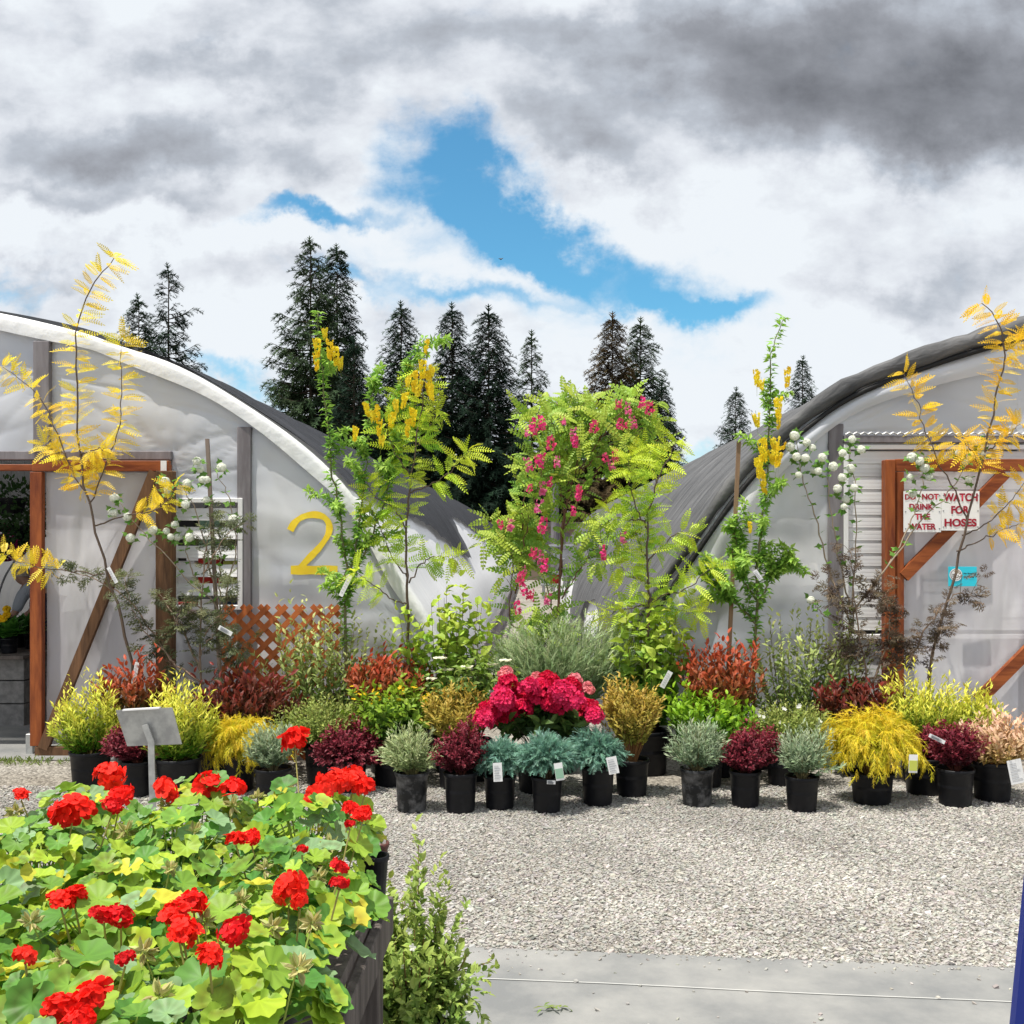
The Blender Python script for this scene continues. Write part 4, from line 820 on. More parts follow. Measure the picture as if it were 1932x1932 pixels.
J = [pel, (hx + .26, PY_, 1.06), (hx + .13, PY_, hz - .12), (hx + .09, PY_, hz - .08), (hx + .03, PY_, hz - .02), (hx - .0, PY_, hz + .04),
     (hx + .13, PY_ - .18, hz - .17), (hx + .05, PY_ - .22, hz - .42), (hx - .12, PY_ - .2, hz - .55), (hx - .19, PY_ - .19, hz - .58),
     (hx + .13, PY_ + .18, hz - .17), (hx + .05, PY_ + .22, hz - .42), (hx - .12, PY_ + .2, hz - .55), (hx - .19, PY_ + .19, hz - .58),
     (hx + .38, PY_ - .09, .88), (hx + .32, PY_ - .10, .48), (hx + .38, PY_ - .10, .07), (hx + .22, PY_ - .10, .04), (hx + .38, PY_ + .09, .88), (hx + .32, PY_ + .10, .48), (hx + .38, PY_ + .10, .07), (hx + .22, PY_ + .10, .04)]
E_ = [(0, 1), (1, 2), (2, 3), (3, 4), (4, 5), (2, 6), (6, 7), (7, 8), (8, 9), (2, 10), (10, 11), (11, 12), (12, 13), (0, 14), (14, 15), (15, 16), (16, 17), (0, 18), (18, 19), (19, 20), (20, 21)]
Rd = [.13, .125, .12, .055, .085, .088, .06, .045, .035, .03, .06, .045, .035, .03, .09, .065, .045, .035, .09, .065, .045, .035]
skin_body('body', J, E_, Rd, M['skin'], pr_)
skin_body('shirt', [J[0], J[1], J[2], J[6], J[7], J[10], J[11]], [(0, 1), (1, 2), (2, 3), (3, 4), (2, 5), (5, 6)], [.15, .148, .14, .08, .062, .08, .062], M['shirt'], pr_)
skin_body('trousers', [np.array(J[0]) + [0, 0, .02], J[14], J[15], J[16], J[18], J[19], J[20]], [(0, 1), (1, 2), (2, 3), (0, 4), (4, 5), (5, 6)], [.14, .11, .08, .07, .11, .08, .07], M['trousers'], pr_)
mb = MB(); S_ = 14; V = []; 
for i in range(S_ + 1):
    for j in range(20):
        th = i / S_ * 1.75; ph = j / 20 * 2 * PI; d = np.array([math.sin(th) * math.cos(ph), math.sin(th) * math.sin(ph), math.cos(th)]); rr_ = .108 * (1 + .03 * math.sin(ph * 5 + th * 7)); V.append(np.array([hx + .02, PY_, hz + .03]) + np.array([d[0] * .95 + .25 * d[2] * 0, d[1] * .9, d[2]]) * rr_)
mb.add(V, [(i * 20 + j, (i + 1) * 20 + j, (i + 1) * 20 + (j + 1) % 20, i * 20 + (j + 1) % 20) for i in range(S_) for j in range(20)]); mb.build('hair', M['hair'], pr_, smooth=True)

# ============================================================ background: conifers, shed, rack, pole
def conifer(px, top, Y, R, label, col, dens=1.0, lean=0, sparse=1.0, baseR=None, droop=.30, oneside=None):
    X = (px - CX) * Y / F; Ht = H + (CY - top) * Y / F; t = thing('fir_tree', label, 'tree', (X, Y, 0), 'dark conifers behind the greenhouses'); mb = MB(); ax = lambda z: np.array([X + lean * (z / Ht) ** 2, Y, z])
    tube(mb, [ax(z) for z in np.linspace(0, Ht * .98, 14)], min(.009 * Ht, .17), .02, 8, None); mb.build('trunk', M['bark'], t)
    pos = []; dr = []; nr = []; sz = []; mbb = MB(); nb = int(190 * dens); ga = 0
    for i in range(nb):
        f = (i + random.random()) / nb; z = Ht * (.06 + .935 * f ** 1.02); ga += 2.4 + random.uniform(-.4, .4); a = ga
        L = (R * 1.12 * (1 - f) ** .80 + .10) * random.uniform(.62, 1.12) * (1.25 if random.random() < .08 else 1)
        if oneside is not None: L *= 1 + .45 * math.cos(a) * oneside
        if random.random() > sparse: continue
        up = .55 * f ** 2 - droop * (1 - f) + random.uniform(-.1, .1); d = np.array([math.cos(a), math.sin(a), up]); p0 = ax(z); pts = []
        for s_ in np.linspace(0, 1, 5): p = p0 + d * L * s_; p[2] += -.10 * L * s_ * (1 - s_) * 2 + .10 * L * s_ ** 3; pts.append(p)
        tube(mbb, pts, .02 + .012 * L, .01, 4, None, cap=False); pts = np.array(pts); ns = max(6, int(L * 10))
        for k in range(ns):
            s_ = .12 + .88 * (k + random.random()) / ns; p = pts[0] + (pts[-1] - pts[0]) * s_; p[2] = np.interp(s_, np.linspace(0, 1, 5), pts[:, 2]); sd_ = random.choice((-1, 1)); w = random.uniform(.25, 1.2)
            dd = np.array([d[0] - sd_ * w * d[1], d[1] + sd_ * w * d[0], d[2] * .6 - .38 + random.uniform(-.25, .2)]); pos.append(p); dr.append(dd); nr.append((random.uniform(-.6, .6), random.uniform(-.6, .6), 1)); sz.append((.48 + .36 * (1 - f) + .16 * L * (1 - s_)) * random.uniform(.7, 1.2) * (Ht / 16) ** .5)
    pos.append(ax(Ht * .96)); dr.append((0, 0, 1)); nr.append((0, 1, 0)); sz.append(.9)
    mbb.build('branches', M['bark'], t)
    q = len(pos); cl = jitter(col, q, .45, .08); mb = MB(); scatter(mb, TP['fir'], np.array(pos), np.array(dr), np.array(nr), np.array(sz), cl); mb.build('crown', M['needle'], t)
G1 = (.016, .036, .021); G2 = (.026, .052, .026); G3 = (.048, .080, .036); BR = (.085, .062, .028)
conifer(318, 503, 62, 3.2, 'ragged fir rising above the left roof with bare gaps between its limbs', G1, 1.0, 0, .62, droop=.25, oneside=.3)
conifer(262, 565, 58, 3.4, 'short bushy fir beside the ragged fir above the left roof', G2, 1.0, 0, .95)
conifer(586, 455, 56, 3.7, 'tallest fir of all, the widest one at the left of the grove', G3, 1.35, 0, .85)
conifer(636, 468, 58, 2.6, 'tall fir close behind the right shoulder of the tallest fir', G2, 1.3)
conifer(668, 652, 50, 1.9, 'slim short dark fir just right of the two tallest firs', G1, 1.0)
conifer(757, 580, 57, 3.0, 'pointed fir standing alone between the tallest pair and the middle pair', G2, 1.2)
conifer(853, 585, 54, 2.9, 'left tree of the tight dark pair in the middle of the grove', G1, 1.3)
conifer(922, 590, 53, 3.2, 'right tree of the tight dark pair in the middle of the grove', G1, 1.4)
conifer(1003, 637, 58, 2.4, 'thin see-through fir right of the dark middle pair', G3, 1.0, 0, .8)
conifer(1155, 603, 55, 3.2, 'brown tinted fir above the pink flowering tree', BR, 1.3)
conifer(1208, 612, 57, 3.0, 'green fir growing against the brown tinted fir', G3, 1.2)
conifer(1248, 735, 52, 1.9, 'low dark fir at the right end of the grove', G1, 1.0)
conifer(1388, 740, 78, 2.9, 'small distant fir left of the right roof behind the wooden stake', G2, 1.0)
conifer(1514, 678, 80, 3.0, 'small distant fir poking up over the slope of the right roof', G2, 1.0)
conifer(800, 700, 60, 3.0, 'shorter fir filling the gap left of the dark middle pair', G1, 1.0)
conifer(1060, 780, 62, 3.4, 'shorter dark fir behind the pink flowering tree', G1, 1.1)
conifer(700, 730, 62, 3.0, 'low dark fir in the gap behind the slim short one', G1, 1.0)
t = thing('shed', 'small tan shed with a flat roof at the far end of the alley', 'shed', (1.6, 44, 0)); mb = MB(); box(mb, -2.2, 4.2, 43, 48, 0, 2.15); mb.build('wall', mat('shedwall', (.32, .24, .18), .8), t); mb = MB(); box(mb, -2.5, 4.5, 42.6, 48.3, 2.152, 2.35); mb.build('roof', M['greywood'], t)
mb = MB(); box(mb, .2, 1.4, 42.96, 42.99, 0, 1.9); mb.build('door', M['postgrey'], t)
mb = MB(); tube(mb, [(.62, 33.5, 0), (.62, 33.5, 3.4)], .14, .13, 12); tag(mb.build('utility_pole', M['postgrey'], origin=(.62, 33.5, 0)), 'grey post rising at the far end of the alley between the greenhouses', 'pole')
t = thing('storage_rack', 'grey metal rack with pale rails at the end of the alley', 'rack', (1.1, 30, 0))
for x in (.2, 2.0):
    for y in (29.2, 30.6): mb = MB(); box(mb, x, x + .07, y, y + .07, 0, 1.5); mb.build('upright', M['steel'], t)
for z in (.35, .7, 1.05, 1.42): mb = MB(); box(mb, .15, 2.12, 29.15, 30.7, z, z + .06, .004); mb.build('shelf', M['steel'], t)
for k, (x, z, mm, lb) in enumerate(((.4, .41, 'red', 'red crate on the second shelf of the far alley rack'), (1.2, .76, 'blue', 'blue crate on the upper shelf of the far alley rack'), (.5, 1.11, 'white', 'white crate on the top shelf of the far alley rack'))):
    mb = MB(); box(mb, x, x + .5, 29.3, 29.8, z, z + .03)
    for q in ((x, x + .02, 29.3, 29.8), (x + .48, x + .5, 29.3, 29.8), (x + .02, x + .48, 29.3, 29.32), (x + .02, x + .48, 29.78, 29.8)): box(mb, *q, z + .03, z + .24)
    tag(mb.build('crate', M[mm], origin=(x + .25, 29.55, z)), lb, 'crate', 'crates on the alley rack')
# bird far off
bp_ = at(945, 489, 60); t = MB(); t.add([bp_ + [-.16, 0, .05], bp_ + [0, -.04, 0], bp_ + [.16, 0, .07], bp_ + [0, .10, -.02], bp_ + [0, .0, .045], bp_ + [0, .0, -.045]], [(0, 1, 4), (1, 2, 4), (2, 3, 4), (3, 0, 4), (1, 0, 5), (2, 1, 5), (3, 2, 5), (0, 3, 5)]); tag(t.build('bird', M['black'], origin=bp_), 'tiny dark bird flying in the blue gap between the clouds', 'bird')

# ============================================================ POTTED SHRUBS
b_ = bush
BG, SG, JG, PG, LG, WG, GG = 'burgundy barberries in the display', 'silvery willows in the front row', 'blue junipers in the front row', 'red tipped photinias in the display', 'lime tipped shrubs in the display', 'olive shrubs in the middle row', 'golden thread cypresses in the display'
b_('potted_shrub', 'shrub', 'leftmost lime tipped shrub in a black pot at the foot of the left door', 'lime', 171, 6.88, 112, 218, 1283, 1420, 38, .24, group=LG)
b_('potted_shrub', 'shrub', 'burgundy barberry half hidden behind the grey metal sign', 'barberry', 261, 6.66, 196, 280, 1362, 1448, 29, .22, group=BG)
b_('potted_shrub', 'shrub', 'lime tipped shrub in a wide black pot right behind the grey metal sign', 'lime', 338, 6.62, 272, 398, 1278, 1440, 43, .25, group=LG, dens=1.15)
t, c, r = b_('potted_conifer', 'shrub', 'golden thread cypress beside the lime shrub behind the geraniums', 'gold', 443, 6.78, 382, 528, 1335, 1478, 40, .24, group=GG)
b_('potted_shrub', 'shrub', 'silvery willow in a black pot at the left behind the tall single geranium flower', 'sage', 515, 6.5, 468, 562, 1368, 1455, 35, .21, group=SG)
b_('potted_shrub', 'shrub', 'broad burgundy barberry behind the big cluster of geranium flowers', 'barberry', 660, 6.78, 594, 722, 1360, 1475, 33, .21, group=BG, dens=1.5)
b_('potted_shrub', 'shrub', 'yellowish silver willow in the scuffed dusty pot next to the geranium table', 'sagelime', 777, 6.28, 720, 830, 1372, 1468, 32, .235, dusty=True, group=SG)
b_('potted_shrub', 'shrub', 'burgundy barberry between the dusty pot and the blue junipers', 'barberry', 869, 6.27, 824, 914, 1366, 1466, 32, .235, group=BG)
t, c, r = b_('potted_juniper', 'shrub', 'leftmost of the three blue junipers, with a tall white tag', 'juniper', 943, 6.35, 903, 990, 1396, 1480, 31, .2, group=JG); add_tag(t, 939, 1457, 6.1, .052, .108, -.05)
t, c, r = b_('potted_juniper', 'shrub', 'middle blue juniper with a green picture tag and a small label on its pot', 'juniper', 1032, 6.27, 985, 1082, 1392, 1478, 30, .21, group=JG); add_tag(t, 1055, 1456, 6.02, .048, .10, -.15, 'green'); add_tag(t, 1040, 1476, 6.14, .05, .022, .03)
t, c, r = b_('potted_juniper', 'shrub', 'rightmost blue juniper with a white tag, below the red rhododendron', 'juniper', 1128, 6.45, 1068, 1172, 1384, 1468, 32, .23, group=JG); add_tag(t, 1156, 1444, 6.15, .06, .10, -.2)
b_('potted_shrub', 'shrub', 'tall bronze leaved shrub on bare stems right of the red rhododendron', 'bronze', 1192, 6.67, 1128, 1252, 1285, 1420, 33, .23, group='bronze leaved shrubs', dens=1.35, low=.0, nstem=80)
b_('potted_shrub', 'shrub', 'silvery willow in a scuffed pot between the bronze shrub and a barberry', 'sage', 1315, 6.42, 1262, 1370, 1362, 1458, 32, .225, dusty=True, group=SG)
b_('potted_shrub', 'shrub', 'burgundy barberry between the two silvery willows on the right', 'barberry', 1406, 6.4, 1366, 1470, 1368, 1466, 30, .215, group=BG)
b_('potted_shrub', 'shrub', 'silvery willow between a barberry and the large golden cypress', 'sage', 1513, 6.3, 1466, 1572, 1372, 1472, 32, .205, group=SG)
t, c, r = b_('potted_conifer', 'shrub', 'large golden thread cypress spilling over its pot at the right', 'gold', 1645, 6.48, 1558, 1742, 1326, 1482, 41, .19, group=GG, dens=1.6); add_tag(t, 1723, 1441, 6.1, .05, .105, .03, 'yellow')
b_('potted_shrub', 'shrub', 'small burgundy barberry with pale lower leaves tucked behind the large golden cypress', 'barberry', 1745, 6.72, 1718, 1790, 1372, 1448, 40, .235, group=BG)
t, c, r = b_('potted_shrub', 'shrub', 'burgundy barberry with a white tag stuck in its top, second pot from the right', 'barberry', 1802, 6.42, 1748, 1842, 1358, 1460, 35, .225, group=BG); add_tag(t, 1768, 1394, 6.1, .10, .022, -.45 + .9)
t, c, r = b_('potted_shrub', 'shrub', 'pink and cream variegated willow in the last pot on the right', 'pinkwillow', 1872, 6.56, 1816, 1945, 1340, 1445, 38, .24, dens=1.3); add_tag(t, 1917, 1456, 6.3, .085, .145, -.2)
# middle row
b_('potted_shrub', 'shrub', 'bronze and red young photinia behind the leftmost lime shrub', 'photinia', 250, 7.2, 196, 300, 1238, 1345, 30, .24, group=PG, dens=.7)
b_('potted_shrub', 'shrub', 'dark red photinia in front of the orange lattice', 'photdark', 462, 7.25, 380, 550, 1256, 1385, 38, .25, group=PG, dens=1.5)
b_('potted_shrub', 'shrub', 'dense olive green shrub above the tall single geranium flower', 'olive', 612, 7.0, 530, 690, 1315, 1412, 38, .25, group=WG, dens=1.2)
t, c, r = b_('potted_shrub', 'shrub', 'green shrub with small yellow flowers left of the middle bronze shrub', 'green', 740, 6.96, 664, 812, 1290, 1408, 38, .25, dens=1.1)
FLY = MB(); scatter(FLY, TP['fl2'], np.zeros((1, 3)), np.array([1., .2, .2]), np.array([0, -.5, 1.]), .016, (.85, .55, .02)); FLY = FLY.mesh('flower', M['petal'])
FLW = MB(); scatter(FLW, TP['fl2'], np.zeros((1, 3)), np.array([1., 0, .2]), np.array([0, -.8, .6]), .012, (.85, .85, .78)); FLW = FLW.mesh('flower', M['petal'])
q = 26; p = c + np.stack([rng.uniform(-1, 1, q) * r[0] * .85, rng.uniform(-1, .2, q) * r[1] * .6, rng.uniform(.45, .95, q) * r[2]], 1)
for pp in p: inst('flower', FLY, t, pp, (random.uniform(-.6, .6), random.uniform(-.6, .6), random.uniform(0, 6)))
b_('potted_shrub', 'shrub', 'bronze leaved shrub left of the red rhododendron', 'bronze', 860, 6.88, 798, 924, 1290, 1398, 36, .25, group='bronze leaved shrubs', dens=1.35)
b_('potted_shrub', 'shrub', 'bright orange red photinia above the green shrub left of centre', 'photinia', 732, 7.35, 655, 808, 1222, 1330, 38, .27, group=PG, dens=1.5)
b_('potted_shrub', 'shrub', 'bright red photinia by the foot of the wooden stake right of centre', 'photinia', 1356, 7.25, 1288, 1422, 1202, 1340, 38, .27, group=PG, dens=1.5)
b_('potted_shrub', 'shrub', 'vivid green shrub in front of the red photinia right of centre', 'bright', 1328, 6.92, 1256, 1408, 1293, 1400, 38, .25, dens=1.2)
t, c, r = b_('potted_shrub', 'shrub', 'dense olive green shrub dotted with white flowers left of the large golden cypress', 'olive', 1482, 6.98, 1405, 1562, 1323, 1410, 38, .25, group=WG, dens=1.2)
q = 10; p = c + np.stack([rng.uniform(-1, 1, q) * r[0] * .8, rng.uniform(-1, -.2, q) * r[1] * .7, rng.uniform(.1, .95, q) * r[2]], 1)
for pp in p: inst('flower', FLW, t, pp, (random.uniform(-.4, .4), random.uniform(-.4, .4), 0))
b_('potted_shrub', 'shrub', 'dark brownish red photinia behind the large golden cypress', 'photdark', 1625, 7.25, 1552, 1692, 1276, 1375, 38, .25, group=PG, dens=1.3)
b_('potted_shrub', 'shrub', 'tall lime yellow shrub behind the second barberry from the right', 'lime', 1738, 7.02, 1678, 1805, 1272, 1395, 38, .25, group=LG, dens=1.2)
b_('potted_shrub', 'shrub', 'small lime yellow shrub at the far right by the door brace', 'lime', 1842, 7.12, 1792, 1888, 1296, 1392, 34, .25, group=LG, dens=.9)
# back row
b_('potted_shrub', 'shrub', 'tall loose willow with small grey green leaves in front of the lattice', 'willow', 610, 7.5, 500, 742, 1108, 1335, 34, .27, group='tall loose willows', dens=1.7)
b_('potted_shrub', 'shrub', 'tall loose willow with small leaves beside the navy bundle on the right', 'willow', 1500, 7.5, 1420, 1632, 1122, 1335, 34, .27, group='tall loose willows', dens=1.6)
t, c, r = b_('potted_shrub', 'shrub', 'light green dogwood against the white plastic side of the left greenhouse', 'dogwood', 850, 7.4, 770, 928, 1058, 1310, 34, .27, group='light green dogwoods', dens=1.5)
t, c, r = b_('potted_shrub', 'shrub', 'light green dogwood below the black strap of the right greenhouse', 'dogwood', 1218, 7.35, 1138, 1312, 1090, 1318, 34, .27, group='light green dogwoods', dens=1.6); add_tag(t, 1257, 1282, 7.0, .035, .12, .5)
b_('potted_shrub', 'shrub', 'wide feathery grey green tamarisk above the red rhododendron', 'tamarisk', 1050, 7.35, 925, 1190, 1172, 1315, 40, .3, dens=1.6)
t, c, r = b_('potted_shrub', 'shrub', 'viburnum with flat creamy flower heads behind the left bronze shrub', 'viburnum', 895, 7.12, 820, 960, 1232, 1330, 34, .27, dens=1.0)
FH = MB(); q = 26; scatter(FH, TP['fl2'], np.stack([rng.uniform(-.03, .03, q), rng.uniform(-.03, .03, q), rng.uniform(-.004, .006, q)], 1), np.array([1, .2, 0]), np.array([0, -.4, 1.]), .010, jitter((.80, .78, .60), q)); FH = FH.mesh('flower_head', M['petal'])
for _ in range(9):
    p = c + np.array([random.uniform(-.9, .9) * r[0], -r[1] * random.uniform(.2, .8), random.uniform(.1, .9) * r[2]]); inst('flower_head', FH, t, p, (0, 0, random.uniform(0, 6)))
# rhododendron
t, c, r = b_('potted_rhododendron', 'shrub', 'crimson flowering rhododendron in the centre of the display', 'rhodo', 1018, 6.78, 898, 1135, 1290, 1420, 46, .28, dens=1.5)
def truss_mesh(col, n=40, rad=.052, fs=.0215):
    mb = MB(); d = unit(rng.normal(size=(n * 3, 3)) + [0, -.2, .35])[:n * 3]; d = d[d[:, 2] > -.35][:n * 2]; q = len(d)
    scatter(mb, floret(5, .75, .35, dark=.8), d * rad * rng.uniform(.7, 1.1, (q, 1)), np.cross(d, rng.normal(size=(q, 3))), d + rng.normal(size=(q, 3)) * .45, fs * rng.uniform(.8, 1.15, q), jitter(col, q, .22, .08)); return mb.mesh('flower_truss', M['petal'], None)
RT = [truss_mesh((.68, .012, .075)), truss_mesh((.62, .008, .05)), truss_mesh((.74, .03, .13))]; RP_ = truss_mesh((.86, .30, .33))
for i, (x, y, s) in enumerate(((958, 1290, .9), (985, 1312, 1.1), (948, 1322, 1.1), (1012, 1318, 1.1), (1035, 1292, 1.15), (1060, 1308, 1.1), (1040, 1325, 1.0), (1078, 1300, 1.0), (1085, 1328, 1.0), (925, 1345, 1.1), (952, 1352, 1.1), (912, 1362, .9), (985, 1340, 1.0), (1108, 1345, 1.15), (1122, 1352, .8), (1060, 1335, .9), (965, 1335, 1.1), (998, 1300, .9), (1020, 1300, 1.0))):
    Yq = 6.62 + .10 * math.sin(i * 2.1) - .05 * (y - 1300) / 60; inst('flower_truss', RT[i % 3], t, at(x, y, Yq), (random.uniform(-.2, .5), random.uniform(-.4, .4), random.uniform(0, 6)), s * 1.18)
for x, y in ((1085, 1285), (1108, 1302), (955, 1272), (1012, 1283)): inst('flower_truss', RP_, t, at(x, y, 6.75), (0, 0, random.uniform(0, 6)), .8, 'pale fading pink flower truss')

# ============================================================ POTTED TREES
def tree_base(name, cat, label, px, Y, group=None, pr=.15, ph=.3):
    b = np.array([(px - CX) * Y / F, Y, 0.0]); t = thing(name, label, cat, b, group); pot_mesh(b, pr, ph, False, t); return t, b
def pathw(pts, Y, dY=0.0, n=26, wob=.006):
    k = len(pts); q = [at(x, y, Y + dY * i / max(k - 1, 1)) for i, (x, y) in enumerate(pts)]; p = smooth_path(q, n); p[1:-1] += rng.normal(size=(n - 2, 3)) * wob; return p
def nodes(path, spacing, f0=0.0, jit=.3):
    s = np.concatenate([[0], np.cumsum(np.linalg.norm(np.diff(path, axis=0), axis=1))]); L = s[-1]; q = np.arange(f0 * L, L, spacing); q = np.clip(q + rng.uniform(-jit, jit, len(q)) * spacing, 0, L); q = np.append(q, L)
    P = np.stack([np.interp(q, s, path[:, i]) for i in range(3)], 1); tg = unit(np.stack([np.interp(q, s, np.gradient(path, axis=0)[:, i]) for i in range(3)], 1)); return P, tg, q / L
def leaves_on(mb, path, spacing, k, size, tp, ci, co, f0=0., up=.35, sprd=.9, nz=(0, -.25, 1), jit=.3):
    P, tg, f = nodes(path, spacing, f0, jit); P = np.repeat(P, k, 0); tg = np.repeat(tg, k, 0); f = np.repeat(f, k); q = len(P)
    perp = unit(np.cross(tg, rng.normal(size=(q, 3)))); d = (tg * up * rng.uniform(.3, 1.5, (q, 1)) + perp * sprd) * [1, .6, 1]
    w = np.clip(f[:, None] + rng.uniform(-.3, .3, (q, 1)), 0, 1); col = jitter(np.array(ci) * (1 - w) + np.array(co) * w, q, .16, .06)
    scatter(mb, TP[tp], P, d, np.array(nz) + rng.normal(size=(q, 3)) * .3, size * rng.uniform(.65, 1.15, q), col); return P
def sides(path, n, L0, L1, f0=.2, up=.5, col=None, mb=None, r=.0022):
    P, tg, f = nodes(path, 1e9, 0); out = []; s = rng.uniform(f0, 1, n)
    for si in s:
        i = si * (len(path) - 1); a = int(i); b = min(a + 1, len(path) - 1); p = path[a] + (path[b] - path[a]) * (i - a); tgd = unit((path[b] - path[max(a - 1, 0)])[None])[0]
        d = unit((tgd * up + unit(np.cross(tgd, rng.normal(size=3))[None])[0] + np.array([0, 0, .15]))[None])[0]; L = random.uniform(L0, L1); q = np.array([p, p + d * L * .5 + [0, 0, .02], p + d * L]); q = smooth_path(q, 6); out.append(q)
        if mb is not None: tube(mb, q, r, r * .5, 4, col, cap=False)
    return out
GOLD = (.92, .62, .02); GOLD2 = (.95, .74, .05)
def locust(label, px, Y, main, branches, ci, co, group, sp=.042, size=.125, k=3, r0=.011, colb=(.11, .08, .06), extra=True, f0m=.3):
    t, b = tree_base('potted_tree', 'tree', label, px, Y, group); tr = MB(); fo = MB()
    m = pathw([(px, CY + (H - .25) * F / Y)] + main, Y); tube(tr, m, r0, .003, 8, colb)
    leaves_on(fo, m, sp, k, size, 'locust', ci, co, f0m, nz=(0, -.9, .55))
    for i, (pts, f0) in enumerate(branches):
        p = pathw(pts, Y, random.uniform(-.15, .15), 20); tube(tr, p, r0 * .55, .0018, 6, colb); leaves_on(fo, p, sp, k, size, 'locust', ci, co, f0, nz=(0, -.9, .55))
    tr.build('trunk', M['stem'], t, smooth=True); fo.build('foliage', M['leaf'], t); return t
t = locust('golden leaved locust tree in front of the left door, its lower trunk bare', 254, 7.45, [(252, 1281), (236, 1192), (224, 1148), (207, 1100), (197, 1060), (178, 992), (168, 951), (156, 896), (149, 818), (144, 741), (142, 689), (146, 638), (154, 587), (174, 536), (200, 507), (215, 487)],
    [([(164, 930), (149, 915), (123, 856), (97, 792), (72, 748), (33, 712), (5, 692)], .02), ([(168, 951), (185, 915), (205, 864), (223, 818), (228, 766), (231, 715), (228, 679), (233, 641)], .05),
     ([(197, 1083), (150, 1080), (95, 1073), (40, 1062), (8, 1045)], .45), ([(180, 992), (222, 975), (290, 962), (322, 935), (330, 918)], .45), ([(123, 856), (100, 850), (85, 838)], .2), ([(149, 860), (175, 850), (200, 845)], .3)], GOLD, GOLD2, 'golden locust trees', .055, .128, 4, f0m=.52)
add_tag(t, 212, 1085, 7.2, .025, .12, -.5); add_tag(t, 255, 1270, 7.2, .03, .15, .2)
locust('golden leaved locust tree leaning over the signs on the right door', 1752, 7.4, [(1760, 1240), (1778, 1160), (1800, 1090), (1815, 1020), (1833, 950), (1850, 880), (1868, 800), (1880, 740), (1895, 690), (1893, 640), (1888, 615), (1870, 590), (1852, 572)],
    [([(1826, 990), (1805, 930), (1770, 870), (1745, 810), (1730, 760), (1705, 705)], .4), ([(1815, 1010), (1860, 990), (1900, 950), (1940, 900)], .45), ([(1805, 1040), (1850, 1020), (1900, 995), (1945, 990)], .45), ([(1850, 880), (1835, 850), (1815, 830)], .2), ([(1860, 850), (1890, 830), (1925, 800)], .3), ([(1893, 660), (1915, 650), (1935, 640)], .1)], GOLD, (.86, .56, .02), 'golden locust trees', .055, .130, 4, f0m=.60)
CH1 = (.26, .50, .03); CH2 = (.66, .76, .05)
locust('chartreuse locust tree in front of the white side of the left greenhouse', 772, 7.45, [(770, 1160), (768, 1080), (766, 1000), (772, 930), (782, 860), (790, 800), (800, 760), (800, 700)],
    [([(768, 1090), (740, 1050), (715, 990), (700, 960)], .3), ([(772, 930), (800, 920), (840, 900), (865, 870), (885, 850)], .3), ([(776, 900), (750, 860), (735, 830), (730, 800)], .2), ([(766, 1140), (740, 1130), (700, 1100), (670, 1080)], .4), ([(772, 1100), (800, 1060), (835, 1050), (865, 1050)], .35), ([(785, 830), (765, 790), (760, 750)], .1), ([(790, 840), (815, 800), (822, 770)], .1), ([(766, 1000), (745, 960), (700, 930), (690, 900)], .3)], CH1, CH2, 'chartreuse locust trees', .056, .140, 4, f0m=.45)
locust('chartreuse locust tree in front of the edge of the right greenhouse', 1222, 7.3, [(1222, 1200), (1226, 1150), (1222, 1080), (1222, 1020), (1225, 960), (1240, 910), (1258, 870), (1275, 835)],
    [([(1222, 1060), (1200, 1010), (1190, 960), (1180, 930)], .1), ([(1222, 1060), (1250, 1030), (1280, 1005), (1305, 1010)], .2), ([(1224, 1140), (1180, 1150), (1150, 1160)], .3), ([(1225, 1140), (1260, 1120), (1300, 1110), (1330, 1080), (1350, 1070)], .25), ([(1224, 1000), (1200, 960), (1185, 900), (1190, 860)], .1), ([(1222, 980), (1170, 980), (1145, 960)], .2), ([(1240, 910), (1225, 880), (1215, 850)], .1), ([(1224, 1160), (1270, 1150), (1320, 1160)], .3), ([(1226, 1100), (1200, 1090), (1170, 1070)], .3)], CH1, CH2, 'chartreuse locust trees', .056, .140, 4, f0m=.25)
